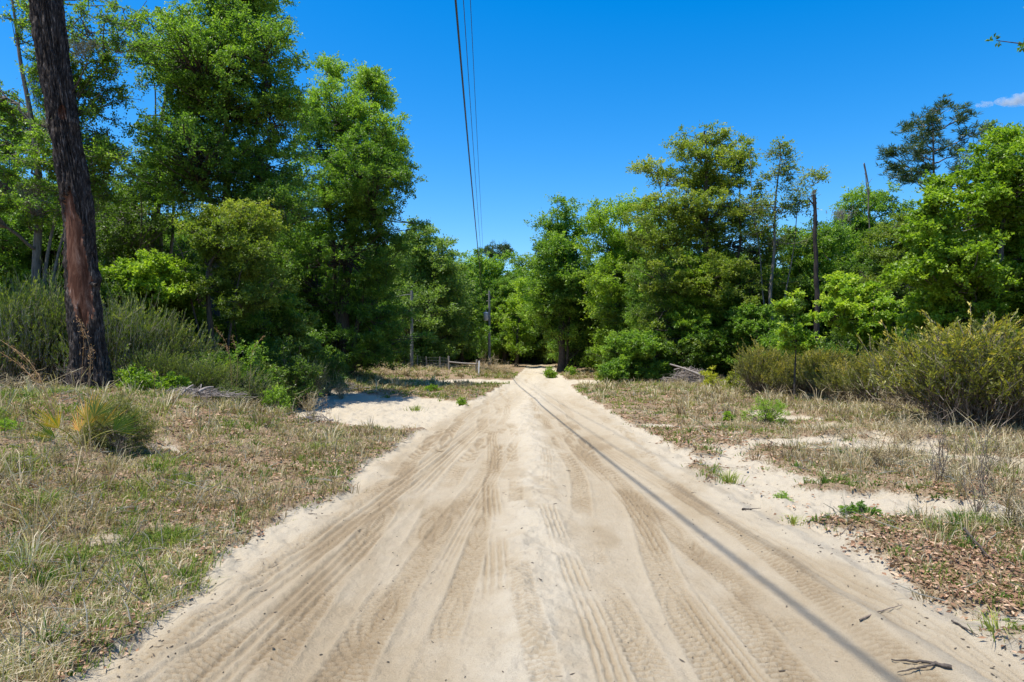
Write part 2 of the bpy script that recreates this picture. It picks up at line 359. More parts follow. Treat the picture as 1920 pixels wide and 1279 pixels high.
def grow(stems, lobes, r0, L, mat, bark, spr=.62, dens=1.0, leaf_n=230, tint=.45, tvar=.14, tz=0.0, wratio=.55, flat=.55, twigs=False, sparse=1.0, extra=None):
    """stems: list of polylines (local metres); lobes: (x,y,z,rx,ry,rz[,tint]). Returns trunk Acc, crown Acc"""
    wood = Acc(); crown = Acc()
    SP = []
    for si, st in enumerate(stems):
        st = np.array(st, float); k = 26
        d = np.concatenate([[0], np.cumsum(np.linalg.norm(np.diff(st, axis=0), axis=1))]); t = np.linspace(0, d[-1], k)
        P = np.stack([np.interp(t, d, st[:, i]) for i in range(3)], 1)
        P[1:-1] = .5*P[1:-1]+.25*(P[:-2]+P[2:])
        P[:, :2] += (np.stack([np.sin(t*1.1+st[0, 0]), np.cos(t*.9+st[0, 0]*3)], 1))*.05*np.minimum(t, 1.5)[:, None]
        rr = r0*(1 if si == 0 else .42)*(1-t/d[-1]*.88)*(1+(.35 if si == 0 else 0)*np.exp(-t/.35)); wood.tubes(P[None], rr[None], 9); SP.append((P, rr))
    allP = np.concatenate([p for p, _ in SP]); allR = np.concatenate([r for _, r in SP])
    for lb in lobes:
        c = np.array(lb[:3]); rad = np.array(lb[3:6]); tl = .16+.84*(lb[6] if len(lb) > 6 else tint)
        # limb from the stem up into the lobe
        hd = np.linalg.norm(allP[:, :2]-c[:2], axis=1); tgt = c[2]-.25*rad[2]-.55*hd
        w = np.abs(allP[:, 2]-tgt)+.6*hd; j = int(np.argmin(w)); a = allP[j]
        end = c+np.array([0, 0, rad[2]*.35]); mid = .5*(a+end)+np.array([0, 0, -.12*np.linalg.norm(end-a)])+rng.normal(size=3)*.2
        lk = 10; limb = bez(a[None], mid[None], end[None], lk); limb[0, 2:-1] += rng.normal(size=(lk-3, 3))*.06
        lr = min(allR[j]*.5, .03+.012*np.linalg.norm(end-a)); wood.tubes(limb, (lr*np.linspace(1, .28, lk))[None], 5)
        n = int(max(8, dens*4.2*(rad[0]*rad[2]+.5*rad[0]*rad[1])/(spr*spr)))
        u = unit(n)*(rng.uniform(.12, 1, n)**.42)[:, None]
        pc = c+u*rad
        # uneven outline: push some sprays out, drop others
        pc += (u*rad)*(rng.uniform(-.10, .38, n)*(rng.uniform(0, 1, n) < .5))[:, None]+rng.normal(0, .12, (n, 3))*rad
        keep = fbm(pc[:, 0]*.8+40, pc[:, 2]*.8+pc[:, 1]*.5, 2, 99) > (.30 if sparse >= .9 else .42); pc = pc[keep]; u = u[keep]; n = len(pc)
        if n == 0: continue
        li = rng.integers(3, lk, n); A = limb[0, li]; mm = .5*(A+pc)-np.array([0, 0, .12])+rng.normal(size=(n, 3))*.12
        br = bez(A, mm, pc, 5); bl = np.linalg.norm(pc-A, axis=1)
        wood.tubes(br, (np.clip(.010+.010*bl, .01, .05)[:, None]*np.linspace(1, .35, 5)), 4)
        R = spr*rng.uniform(.65, 1.3, n)
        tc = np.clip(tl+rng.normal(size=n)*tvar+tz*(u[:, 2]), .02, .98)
        spray_leaves(crown, pc, R, int(leaf_n*sparse), L, flat, tc, wratio, wood=wood if twigs else None)
    return wood, crown
def tree(label, px, D, lobes, mat, stems=None, r0=.2, bark='bark', name='broadleaf_tree', cat='tree', dy=0.45, group=None, fill=.7, **kw):
    """a tree whose crown masses were read off the photo and stand at their own distance D; lobes (px,py,rx,ry[,tint]) in photo pixels"""
    X0 = at(px, D); g = gz(X0, D)-.05; sc = D/F
    lb = []
    wid = max(l[0]+l[2] for l in lobes)-min(l[0]-l[2] for l in lobes)
    for l in lobes:
        rx, rz = l[2]*sc, l[3]*sc; ry = max(rx, rz)*1.1
        off = rng.uniform(-1, 1)*dy*wid*sc*.5*(.4+.6*rng.random())
        k = (D+off)/D
        x = at(l[0], D)*k-X0; z = CAMH+(HZ-l[1])/F*(D+off)-g
        lb.append((x, off, z, rx, ry, rz)+tuple(l[4:5]))
        if D < 70 and rx > .5 and rng.random() < fill:
            lb.append((x+rng.uniform(-.35, .35)*rx, off+rng.uniform(.5, 1.2)*ry*rng.choice([-1, 1]), z-rz*rng.uniform(.1, .7), rx*.95, ry, rz*1.05)+((max(0, l[4]-.08),) if len(l) > 4 else ()))
    if stems is None: stems = [[(px, HZ+CAMH*F/D), (sum(l[0] for l in lobes)/len(lobes), min(l[1] for l in lobes)+20)]]
    st = []
    for s in stems:
        pts = [((q[0]-960)/F*(D+(q[2] if len(q) > 2 else 0))-X0, (q[2] if len(q) > 2 else 0.), zat(q[1], D)-g) for q in s]
        pts[0] = (pts[0][0], pts[0][1], 0.0); st.append(pts)
    w, c = grow(st, lb, r0, kw.pop('L', max(.09, .0034*D)), mat, bark, spr=kw.pop('spr', max(.5, .019*D)), **kw)
    root = thing(name, label, cat, (X0, D, g), group)
    w.obj('trunk', M[bark], root, True); c.obj('crown', M[mat], root)
    return root
# ---- key trees, left side of the road
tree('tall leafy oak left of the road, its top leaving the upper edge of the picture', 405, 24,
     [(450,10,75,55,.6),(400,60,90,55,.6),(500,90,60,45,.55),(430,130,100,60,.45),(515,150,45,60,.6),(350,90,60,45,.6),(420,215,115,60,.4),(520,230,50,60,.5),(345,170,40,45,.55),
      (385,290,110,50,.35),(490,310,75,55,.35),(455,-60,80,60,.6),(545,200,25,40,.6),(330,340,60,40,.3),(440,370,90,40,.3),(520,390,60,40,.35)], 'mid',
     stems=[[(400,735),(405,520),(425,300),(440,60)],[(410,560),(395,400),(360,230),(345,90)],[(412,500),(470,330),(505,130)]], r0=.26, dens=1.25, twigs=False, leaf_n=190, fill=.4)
tree('leaning dead-topped oak hung with grey moss, left of the tall leafy oak', 262, 27,
     [(300,120,45,45,.85),(345,60,40,30,.8),(270,330,40,40,.4),(245,350,45,40,.35),(310,330,50,50,.3),(280,240,18,14,.5),(275,405,70,45,.3),(225,420,60,50,.3),(290,470,70,50,.3)], 'oak',
     stems=[[(262,735),(268,600),(295,330),(312,190),(318,120)],[(300,320),(335,240,.3),(360,190,.5)],[(312,190),(285,130),(262,105)],[(268,600),(215,480),(190,400)]], r0=.27, dens=.9, sparse=.8, bark='bark_grey', fill=.35)
tree('large dark green oak at the road bend with two feathery top spires', 640, 36,
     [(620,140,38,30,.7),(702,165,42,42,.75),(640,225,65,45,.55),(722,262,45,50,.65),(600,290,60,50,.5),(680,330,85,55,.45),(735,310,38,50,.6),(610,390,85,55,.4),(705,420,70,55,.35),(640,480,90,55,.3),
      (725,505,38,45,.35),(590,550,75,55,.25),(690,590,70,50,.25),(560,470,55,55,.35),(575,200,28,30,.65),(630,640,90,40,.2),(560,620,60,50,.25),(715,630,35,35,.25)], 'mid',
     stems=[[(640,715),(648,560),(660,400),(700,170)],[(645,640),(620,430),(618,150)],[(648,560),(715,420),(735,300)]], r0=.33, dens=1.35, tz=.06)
tree('rounded olive oak with a golden top in front of the taller oaks', 394, 20.5,
     [(450,398,58,16,.80),(400,412,32,18,.72),(495,415,30,20,.7),(440,440,66,32,.42),(395,468,32,30,.3),(490,470,40,36,.35),(455,508,52,34,.28),(412,540,34,24,.2),(512,540,26,30,.25),(470,572,34,28,.15)], 'gold',
     stems=[[(394,735),(394,600),(396,500),(440,430)],[(395,520),(350,480),(330,450)],[(395,560),(460,500),(490,440)]], r0=.14, dens=1.3, L=.075, spr=.45)
tree('slender crooked tree with sparse leaves directly behind the scarred trunk', 78, 21,
     [(150,50,75,50,.6),(230,30,45,40,.5),(200,120,60,40,.35),(30,80,50,55,.7),(150,180,70,45,.35),(25,190,40,50,.4),(205,185,38,35,.3),(180,255,60,35,.35),(15,290,55,55,.7),(90,-40,90,50,.6),
      (110,290,60,45,.55),(205,290,45,25,.9),(60,380,70,40,.6),(150,350,60,40,.5),(-60,150,70,80,.6),(-50,330,70,80,.6),(100,120,45,40,.5),(230,90,40,35,.45),(60,30,50,45,.6),(160,110,60,40,.4),(240,60,35,40,.5),(110,220,45,35,.4),(165,310,60,35,.6)], 'mid',
     stems=[[(82,735),(75,520),(66,330),(62,190),(20,20),(5,-60)],[(66,320),(120,240),(200,110),(270,0)],[(66,400),(140,330),(215,270)]], r0=.17, dens=.95, sparse=.85, bark='bark_grey', twigs=True, L=.085, spr=.5, fill=.3)
tree('thick dark trunked oak filling the wood at the left border of the photo', 85, 30,
     [(20,380,80,60,.65),(110,400,80,60,.55),(30,470,80,50,.5),(120,480,70,50,.45),(200,430,60,50,.4),(190,380,60,40,.5),(-60,400,80,90,.55),(230,520,50,40,.3),(0,550,90,40,.35),(130,550,90,40,.3),(40,240,60,50,.5)], 'mid',
     stems=[[(85,730),(84,520),(80,400),(60,240)],[(40,730),(38,500),(10,400)]], r0=.32, dens=1.1)
tree('bright green young maple glowing in the gap left of the olive oak', 290, 20, [(290,505,40,28,.7),(265,520,40,26,.55),(325,525,40,24,.6),(290,545,55,22,.4)], 'bright', r0=.05, dens=1.3, spr=.4, L=.10, name='maple_sapling')
tree('bright green sapling lit beneath the golden topped oak', 450, 21.5, [(425,560,26,30,.6),(450,545,20,20,.5)], 'bright', r0=.05, dens=1.3, spr=.4, name='maple_sapling')
for q, (px, D, lob, mt, lb) in enumerate([(235,19.5,[(230,560,40,34,.3),(245,610,40,30,.2)],'oak','low dark sapling in the brush just right of the scarred trunk'),
    (345,21,[(345,600,44,32,.35),(335,560,30,24,.5),(360,640,40,26,.2)],'mid','bushy sapling left of the olive oak trunk'),(430,22.5,[(430,620,44,34,.3),(445,580,34,24,.4),(420,660,44,24,.2)],'oak','dark bushy sapling between the olive oak trunk and its right limb'),
    (500,22,[(500,610,44,34,.35),(515,570,32,24,.45),(495,655,48,26,.2)],'mid','bushy sapling right of the olive oak trunk'),(555,23,[(560,600,36,34,.5),(550,650,44,30,.3)],'oak','sapling at the left foot of the large dark oak'),
    (1300,40,[(1300,640,60,34,.4),(1340,680,60,24,.3),(1260,690,50,22,.35)],'mid','leafy thicket filling the shade right of the corner shrub tree'),(1410,37,[(1410,600,44,34,.45),(1400,655,50,32,.35),(1440,640,34,30,.4)],'mid','leafy thicket filling the shade behind the brush pile')]):
    tree(lb, px, D, lob, mt, r0=.04, dens=1.2, spr=.4, name='understory_sapling')
tree('pale bluish green tree just right of the large dark oak', 805, 60,
     [(800,447,40,26,.7),(770,470,35,35,.5),(835,480,32,30,.6),(790,520,60,40,.5),(845,530,30,40,.5),(800,585,70,45,.4),(770,635,60,40,.3),(840,630,45,45,.35)], 'blue', r0=.3, dens=1.2)
tree('dense green tree behind the transformer pole', 905, 108,
     [(905,500,45,22,.7),(945,505,40,22,.65),(880,545,40,35,.6),(935,555,55,35,.6),(900,605,60,40,.45),(960,600,40,45,.5),(935,650,70,35,.3)], 'mid', r0=.4, dens=1.2)
tree('small round green tree left of the transformer pole', 865, 85, [(865,500,25,20,.6),(862,545,30,40,.5),(850,600,40,45,.45),(875,640,35,35,.35)], 'mid', r0=.25, dens=1.2)
tree('bright green tree leaning over the far end of the road', 968, 92, [(980,540,22,28,.7),(968,580,24,32,.75),(988,600,24,32,.65),(960,625,22,28,.55),(978,645,26,26,.4)], 'bright', r0=.25, dens=1.2)
tree('flat crowned pine rising far behind the end of the road', 932, 135, [(920,472,22,9),(940,462,24,9),(955,476,16,8),(930,482,28,8)], 'pine', stems=[[(932,695),(934,560),(935,462)]], r0=.35, dens=1.3, name='pine_tree', spr=1.5, L=.5, wratio=.12) if False else None
tree('hazy blue green tree far down the road opening', 995, 125, [(995,495,24,18,.6),(1010,520,22,25,.5),(985,530,24,28,.5),(1000,570,35,30,.4)], 'blue', r0=.4, dens=1.2)
# ---- right side of the road
tree('tall columnar oak with a dark double trunk at the right edge of the far road', 1052, 62,
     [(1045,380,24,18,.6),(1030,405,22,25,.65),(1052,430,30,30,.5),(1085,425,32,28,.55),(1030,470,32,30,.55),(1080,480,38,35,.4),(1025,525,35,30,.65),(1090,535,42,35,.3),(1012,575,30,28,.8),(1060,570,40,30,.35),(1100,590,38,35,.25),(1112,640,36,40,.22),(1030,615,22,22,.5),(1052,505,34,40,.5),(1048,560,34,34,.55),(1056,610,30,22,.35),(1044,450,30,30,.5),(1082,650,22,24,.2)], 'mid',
     stems=[[(1052,704),(1054,620),(1050,500),(1044,390)],[(1060,704),(1068,600),(1085,430)]], r0=.36, dens=1.25)
tree('broad green tree between the columnar oak and the yellow green oak', 1160, 54,
     [(1115,412,34,28,.6),(1160,400,36,24,.6),(1195,392,34,24,.55),(1130,455,45,35,.5),(1190,450,45,35,.5),(1150,515,50,38,.55),(1205,520,40,40,.4),(1160,580,45,38,.65),(1200,610,40,40,.4),(1130,560,22,30,.75),(1150,640,45,35,.45)], 'bright', tvar=.18, r0=.33, dens=1.3)
tree('tallest yellow green oak with a thin golden crown, right of the road', 1322, 40,
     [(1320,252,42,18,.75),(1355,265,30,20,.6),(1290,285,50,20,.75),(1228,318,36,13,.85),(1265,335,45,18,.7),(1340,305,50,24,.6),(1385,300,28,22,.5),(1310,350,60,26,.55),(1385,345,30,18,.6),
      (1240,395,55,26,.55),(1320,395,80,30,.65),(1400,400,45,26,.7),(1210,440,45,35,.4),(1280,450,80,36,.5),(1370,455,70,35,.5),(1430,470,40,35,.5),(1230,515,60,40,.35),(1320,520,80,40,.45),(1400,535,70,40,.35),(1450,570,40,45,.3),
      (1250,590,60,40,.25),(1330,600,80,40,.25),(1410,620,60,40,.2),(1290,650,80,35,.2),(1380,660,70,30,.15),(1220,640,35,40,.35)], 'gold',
     stems=[[(1322,725),(1320,560),(1325,400),(1322,245)],[(1322,620),(1270,460),(1230,330)],[(1322,600),(1390,450),(1385,300)]], r0=.36, dens=1.1, tz=.08, sparse=.95, fill=.3)
tree('slender tree with open spire top between the golden oak and the dead snag', 1452, 38,
     [(1463,282,16,22,.5),(1455,325,34,22,.55),(1490,345,36,20,.55),(1525,335,26,10,.7),(1425,345,18,26,.5),(1455,385,50,24,.45),(1500,385,26,18,.6),(1440,425,45,22,.4),(1465,455,55,20,.3)], 'gold',
     stems=[[(1452,725),(1445,560),(1452,430),(1463,270)],[(1450,470),(1412,380),(1402,270)],[(1452,440),(1500,370),(1545,330)]], r0=.15, dens=.8, sparse=.55, twigs=True, bark='bark_grey', fill=0)
tree('green tree under a bare twig top, right of the dead snag', 1640, 46,
     [(1600,385,38,22,.6),(1645,372,34,20,.6),(1685,385,30,18,.5),(1575,430,40,30,.5),(1635,425,60,30,.5),(1600,480,60,35,.55),(1670,500,60,40,.35),(1590,530,50,35,.5),(1540,500,40,45,.45),(1545,570,50,40,.4),(1640,560,60,40,.3)], 'mid',
     stems=[[(1640,715),(1636,520),(1628,360),(1622,305)],[(1636,560),(1600,450),(1590,385)]], r0=.2, dens=1.05)
tree('brownish moss covered oak right of the dead snag', 1700, 36, [(1690,430,50,26,.45),(1720,470,50,32,.35),(1670,480,40,35,.3),(1710,530,50,35,.25),(1660,540,40,35,.2)], 'gold', r0=.2, dens=1.1, bark='bark_grey')
tree('broad bright green sweetgum reaching the right border', 1880, 20,
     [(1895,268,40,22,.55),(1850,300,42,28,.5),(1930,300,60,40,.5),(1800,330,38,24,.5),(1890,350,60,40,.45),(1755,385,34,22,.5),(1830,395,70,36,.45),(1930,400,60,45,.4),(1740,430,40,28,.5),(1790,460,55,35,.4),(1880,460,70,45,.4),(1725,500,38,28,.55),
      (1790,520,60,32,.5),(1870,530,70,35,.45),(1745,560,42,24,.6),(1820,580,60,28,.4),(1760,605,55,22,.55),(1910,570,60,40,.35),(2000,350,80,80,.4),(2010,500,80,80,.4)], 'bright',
     stems=[[(1880,735),(1872,600),(1880,450),(1900,290)],[(1874,620),(1800,480),(1760,400)],[(1874,640),(1950,480),(2000,350)]], r0=.17, dens=.95, L=.105, spr=.48, wratio=.7, bark='bark_grey', name='sweetgum_tree')
tree('thin bluish tree showing above the sweetgum', 1850, 40, [(1838,245,22,11,.3),(1870,255,22,12,.35),(1900,250,20,12,.4),(1850,290,50,25,.3)], 'blue', r0=.15, dens=.8, sparse=.6, twigs=True, bark='bark_grey', fill=0)
tree('yellow green sapling in front of the dead snag', 1600, 24,
     [(1590,545,38,20,.8),(1625,565,40,24,.6),(1660,590,25,24,.55),(1560,585,36,26,.65),(1610,605,50,24,.45),(1640,625,35,20,.4),(1580,530,18,14,.9)], 'lime', r0=.05, dens=1.0, L=.11, spr=.36, wratio=.62, name='sapling')
tree('upright dark leaved sapling left of the yellow green one', 1490, 22,
     [(1482,575,24,24,.45),(1500,610,26,26,.35),(1470,620,16,20,.5),(1495,645,25,20,.3)], 'lime', r0=.04, dens=1.1, L=.10, spr=.33, wratio=.62, name='sapling', tvar=.2)
tree('rounded bright green shrub tree at the road corner beneath the broad green tree', 1190, 38,
     [(1200,640,32,24,.65),(1165,655,30,22,.55),(1225,665,28,25,.5),(1185,690,50,20,.55),(1150,695,22,16,.45),(1235,700,22,15,.4)], 'mid', r0=.07, dens=1.5, spr=.45, name='shrub_tree')
tree('low dark green shrub right of the golden oak base', 1250, 39, [(1270,670,40,22,.2),(1300,690,35,14,.2)], 'oak', r0=.06, dens=1.2, name='shrub_tree')

tree('mid green tree filling the gap left of the black snag', 1500, 43, [(1495,455,50,32,.5),(1550,450,34,30,.55),(1520,500,60,36,.45),(1480,540,50,40,.4),(1560,540,50,40,.4),(1530,590,60,36,.3)], 'mid', r0=.2, dens=1.1)
# ---- pines: needle tufts at the branch ends
def pine(label, px, D, top, base, clumps, tuft, L, n=70, r0=.22):
    X0 = at(px, D); g = gz(X0, D)-.05; sc = D/F; w = Acc(); c = Acc()
    ztop = zat(top, D)-g; k = 16; t = np.linspace(0, 1, k)
    P = np.stack([np.sin(t*4)*.12, np.cos(t*3)*.1-.1, t*ztop], 1); w.tubes(P[None], (r0*(1-.8*t))[None], 9)
    for (cx, cy, rx, ry) in clumps:
        off = rng.uniform(-1, 1)*2.0; x = at(cx, D)-X0; z = zat(cy, D)-g
        za = np.clip(z-.35*abs(x)-.3, ztop*.3, ztop*.96); A = np.array([0, 0, za]); E = np.array([x, off, z])
        B = .5*(A+E)+np.array([0, 0, -.25]); limb = bez(A[None], B[None], E[None], 9); limb[0, 1:-1] += rng.normal(size=(7, 3))*.05
        w.tubes(limb, (.075*np.linspace(1, .35, 9))[None], 5)
        m = int(max(6, rx*ry*sc*sc*5.5)); pc = E+unit(m)*(rng.uniform(.2, 1, m)**.4)[:, None]*np.array([rx*sc, rx*sc*.9, ry*sc])
        li = rng.integers(4, 9, m); A2 = limb[0, li]; br = bez(A2, .5*(A2+pc)-np.array([0, 0, .1]), pc, 5)
        w.tubes(br, np.tile(.028*np.linspace(1, .4, 5), (m, 1)), 4)
        for q in range(6):
            pq = pc+rng.normal(size=pc.shape)*tuft*.8
            P3 = np.repeat(pq, n//3, 0); d = unit(len(P3)); d[:, 2] = d[:, 2]*.7+.45; l = L*rng.uniform(.7, 1.2, len(P3))
            c.leaves(P3, d, unit(len(P3)), l, l*.12, np.clip(rng.normal(.5, .2, len(P3)), 0, 1))
    root = thing('pine_tree', label, 'tree', (X0, D, g)); w.obj('trunk', M['bark_grey'], root, True); c.obj('crown', M['pine'], root)
pine('tall open crowned pine rising above the trees on the right', 1748, 55, 205, 700,
     [(1760,203,30,10),(1735,222,28,10),(1785,228,22,8),(1705,262,28,11),(1755,255,40,11),(1795,262,20,9),(1690,290,24,9),(1735,288,30,9),(1650,296,15,7),(1665,318,26,9),(1705,322,28,9),(1775,292,26,9),(1690,345,22,8),(1740,318,24,8),(1770,330,20,8),(1720,240,20,8)], .32, .45, 54)
pine('flat crowned pine rising far behind the end of the road', 934, 132, 464, 700, [(918,472,15,6),(935,463,17,6),(952,471,15,6),(925,480,18,6),(945,482,16,6)], .5, .8, 60, .3)

# ---- dead snags
def snag(label, pts, D, r0, stubs, mat='char', name='dead_snag'):
    X0 = at(pts[0][0], D); g = gz(X0, D)-.05; w = Acc()
    P = np.array([((a-960)/F*D-X0, 0, zat(b, D)-g) for a, b in pts]); P[0, 2] = 0
    t = np.linspace(0, 1, 40); d = np.linspace(0, 1, len(P)); P = np.stack([np.interp(t, d, P[:, i]) for i in range(3)], 1); P[:, 0] += .02*np.sin(t*23)
    root = thing(name, label, 'dead tree', (X0, D, g))
    w.tubes(P[None], (r0*(1-.45*t)*(1+.08*np.sin(t*60)))[None], 10); w.add(P[-1]+np.array([[-.06, -.06, 0], [.06, -.06, .1], [.05, .06, .25], [-.06, .05, .05]])*r0/.12, [[0, 1, 2, 3]])
    w.obj('trunk', M[mat], root, True)
    for (a, b, c, d2) in stubs:
        s = Acc(); A = np.array([at(a, D)-X0, 0, zat(b, D)-g]); E = np.array([at(c, D)-X0, rng.uniform(-.3, .3), zat(d2, D)-g])
        s.tubes(bez(A[None], (.5*(A+E)+np.array([0, 0, -.05]))[None], E[None], 6), (np.linspace(.055, .018, 6)*r0/.14)[None], 5); s.obj('branch_stub', M[mat], root, True)
snag('bare black snag with short broken branch stubs against the sky', [(1532,735),(1532,560),(1529,470),(1527,365)], 33, .14,
     [(1527,385,1512,372),(1528,420,1536,402),(1529,440,1522,425),(1529,430,1538,412)])
snag('thin bare dead stem poking above the wood right of the black snag', [(1632,720),(1630,430),(1627,360),(1620,308)], 44, .05, [(1627,345,1634,335),(1628,360,1617,352),(1629,375,1622,362),(1627,330,1621,324),(1629,390,1638,380)], 'bark_grey')

# ---- the big scarred trunk in front, left
def scarred_trunk():
    D = 14.0; X0 = at(172, D); g = gz(X0, D)-.1
    k, m = 420, 150
    cx = np.array([172, 168, 152, 146, 128, 104, 86, 62]); cy = np.array([742, 660, 520, 400, 280, 140, 0, -190])
    hw = np.array([54, 33, 32, 30, 27, 30, 31, 30])
    z = np.linspace(0, zat(-190, D)-g, k); py = HZ-(z+g-CAMH)*F/D
    o = np.argsort(cy); px = np.interp(py, cy[o], cx[o]); r = np.interp(py, cy[o], hw[o])/F*D
    ker = np.ones(31)/31; px = np.convolve(np.pad(px, 15, 'edge'), ker, 'valid'); r = np.convolve(np.pad(r, 15, 'edge'), ker, 'valid')
    xc = (px-960)/F*D-X0
    th = np.linspace(0, 2*math.pi, m, endpoint=False); Z, T = np.meshgrid(z, th, indexing='ij')
    u = np.cos(T)*2.6; v = np.sin(T)*2.6
    ridge = 1-np.abs(2*fbm(u*3.4+7+v*.9, Z*1.5+v*3.6, 4, 201)-1)*3.0
    plate = fbm(u*5+v*4, Z*3.2-v*1.5, 3, 207)
    Rr = r[:, None]*(1+.05*np.cos(T*3+Z)+.05*np.cos(5*T+2)*np.exp(-Z/1.2))
    # scar: stripped strip facing the road (T = -pi/2 is towards the camera)
    def strip(z0, z1, t0, w):
        zn = np.abs((Z-.5*(z0+z1))/(.5*(z1-z0))+.35*(fbm(T*6, Z*.7, 3, 78)-.5)); ww = w*np.sqrt(np.clip(1-zn**3, 0, 1))+1e-4
        return sm(1.0, .78, (np.abs(((T-t0-.25*np.sin(Z*1.3)+math.pi) % (2*math.pi))-math.pi)+.35*(fbm(Z*3, T*2, 4, 77)-.5)*w)/ww)*(zn < 1)
    zz = lambda p: zat(p, D)-g
    sc = strip(zz(610), zz(365), -1.55, 1.2)
    slot = strip(zz(725), zz(575), -1.75, .30)
    knot = strip(zz(232), zz(205), -1.25, .35)
    rr = Rr*.74+(.062*ridge+.06*(plate-.5))*(1-sc)-.045*sc-.07*slot-.02*knot+.012*sc*(fbm(T*14, Z*1.3, 3, 55)-.5)
    for (kp, ta, a) in [(520, .1, .10), (232, -.35, .05), (235, 3.6, .05)]:
        rr += a*np.exp(-((Z-zz(kp))/.16)**2-((((T-ta+math.pi) % (2*math.pi))-math.pi)/.3)**2)
    V = np.stack([xc[:, None]+rr*np.cos(T), rr*np.sin(T), Z], -1).reshape(-1, 3)
    idx = np.arange(k*m).reshape(k, m); nx = np.roll(idx, -1, 1); Q = np.stack([idx[:-1], nx[:-1], nx[1:], idx[1:]], -1).reshape(-1, 4)
    scf = np.maximum(sc, knot)[:-1].reshape(-1)
    root = thing('dead_pine_trunk', 'huge leaning dark trunk with a long reddish stripped scar, left foreground', 'tree', (X0, D, g))
    def cmat(name, cols, sx, bump):
        mt, nt, p, out = nodes(name); tc = N(nt, 'ShaderNodeTexCoord'); mp = N(nt, 'ShaderNodeMapping'); mp.inputs['Scale'].default_value = (sx, sx, sx*.22)
        nz = N(nt, 'ShaderNodeTexNoise', Scale=1.0, Detail=7.0, Roughness=.7, Distortion=.6); r_ = ramp(nt, cols)
        nt.links.new(tc.outputs['Object'], mp.inputs[0]); nt.links.new(mp.outputs[0], nz.inputs['Vector']); nt.links.new(nz.outputs[0], r_.inputs[0]); nt.links.new(r_.outputs[0], p.inputs['Base Color'])
        b = N(nt, 'ShaderNodeBump', Strength=bump, Distance=.03); nt.links.new(nz.outputs[0], b.inputs['Height']); nt.links.new(b.outputs[0], p.inputs['Normal']); p.inputs['Roughness'].default_value = .9
        p.inputs['Specular IOR Level'].default_value = .15
        return mt
    bm_ = cmat('furrowed_bark', [(.36, (.012, .009, .008)), (.52, (.055, .043, .037)), (.68, (.19, .16, .14))], 26, 1.0)
    sm_ = cmat('stripped_wood', [(.32, (.035, .015, .009)), (.48, (.11, .045, .026)), (.60, (.20, .105, .07)), (.74, (.42, .32, .26))], 9, .5)
    kf = knot[:-1].reshape(-1) >= .5; scf = scf >= .5
    for nm, sel, mt in (('bark', ~scf, bm_), ('bare_scar', scf & ~kf, sm_), ('torn_patch', kf, sm_)):
        q = Q[sel]; uu, inv = np.unique(q, return_inverse=True); me = new_mesh(nm, V[uu], inv.reshape(q.shape), True); me.materials.append(mt)
        ob = bpy.data.objects.new(nm, me); C.objects.link(ob); ob.parent = root
    for (p0, p1, rad) in [((100, 232), (84, 238), .06), ((130, 180), (175, 102), .02), ((158, 520), (186, 535), .09)]:
        s = Acc(); i = np.argmin(np.abs(py-p0[1])); A = np.array([(p0[0]-960)/F*D-X0, 0, zz(p0[1])]); E = np.array([(p1[0]-960)/F*D-X0, -.1, zz(p1[1])])
        s.tubes(bez(A[None], (.5*(A+E)+np.array([.05, 0, -.1]))[None], E[None], 7), (np.linspace(rad, rad*.35, 7))[None], 7); s.obj('branch_stub', bm_, root, True)
scarred_trunk()
# bare pale limb with moss crossing behind the trunk
def limb_thing(label, D, pts, r, name='bare_branch'):
    P = np.array([((a-960)/F*(D+dd), D+dd, zat(b, D+dd)) for a, b, dd in pts]); o0 = P[0].copy(); s = Acc()
    t = np.linspace(0, 1, 14); d = np.linspace(0, 1, len(P)); Q = np.stack([np.interp(t, d, P[:, i]) for i in range(3)], 1)-o0
    s.tubes(Q[None], (r*np.linspace(1, .3, 14))[None], 6); o = s.obj(name, M['bark_grey'], None, True, o0); return tag(o, label, 'branch')
# ---- spanish moss
def moss(label, px, py, D, wpx, hpx, n=120):
    X0, Z0 = at(px, D), zat(py, D); s = Acc(); sc = D/F; w, h = wpx*sc, hpx*sc
    m = max(20, n//3); k = 5; A = np.stack([rng.normal(0, w*.3, m), rng.normal(0, .12, m), rng.normal(0, h*.06, m)], 1); ln = h*rng.uniform(.3, 1, m)*np.exp(-(A[:, 0]/(w*.5))**2)
    P = A[:, None]+np.stack([rng.normal(0, .035, (m, k)).cumsum(1), rng.normal(0, .03, (m, k)).cumsum(1), -np.linspace(0, 1, k)[None]*ln[:, None]], -1)
    s.tubes(P, np.tile(np.linspace(.009, .004, k)*max(1, D/22), (m, 1)), 3, rng.uniform(0, 1, m)); q = P[:, 1:].reshape(-1, 3); q = np.repeat(q, 4, 0)+rng.normal(0, .05, (len(q)*4, 3))
    d = rng.normal(0, .5, (len(q), 3))+np.array([0, 0, -1.]); s.leaves(q, d, unit(len(q)), .10, .012*max(1, D/22), rng.uniform(0, 1, len(q)))
    tag(s.obj('spanish_moss', M['moss'], None, False, (X0, D, Z0)), label, 'spanish moss', 'grey moss hanging in the trees')
moss('long grey moss beard on the left side of the scarred trunk', 97, 222, 14.0, 16, 40, 60)
moss('pale grey moss draped over the bare limb right of the scarred trunk', 155, 78, 20, 46, 40, 160)
moss('grey moss tuft hanging low beside the slender crooked tree', 52, 345, 20, 22, 55, 120)
moss('grey moss column hugging the slender crooked stem', 66, 130, 20.8, 18, 90, 150)
moss('grey moss hanging in the dead top of the leaning oak', 335, 135, 26.5, 20, 60, 120)
moss('broad grey moss drape low on the leaning oak top', 345, 205, 26.5, 42, 75, 220)
moss('grey moss clump under the tall leafy oak crown', 360, 225, 26.8, 30, 55, 140)
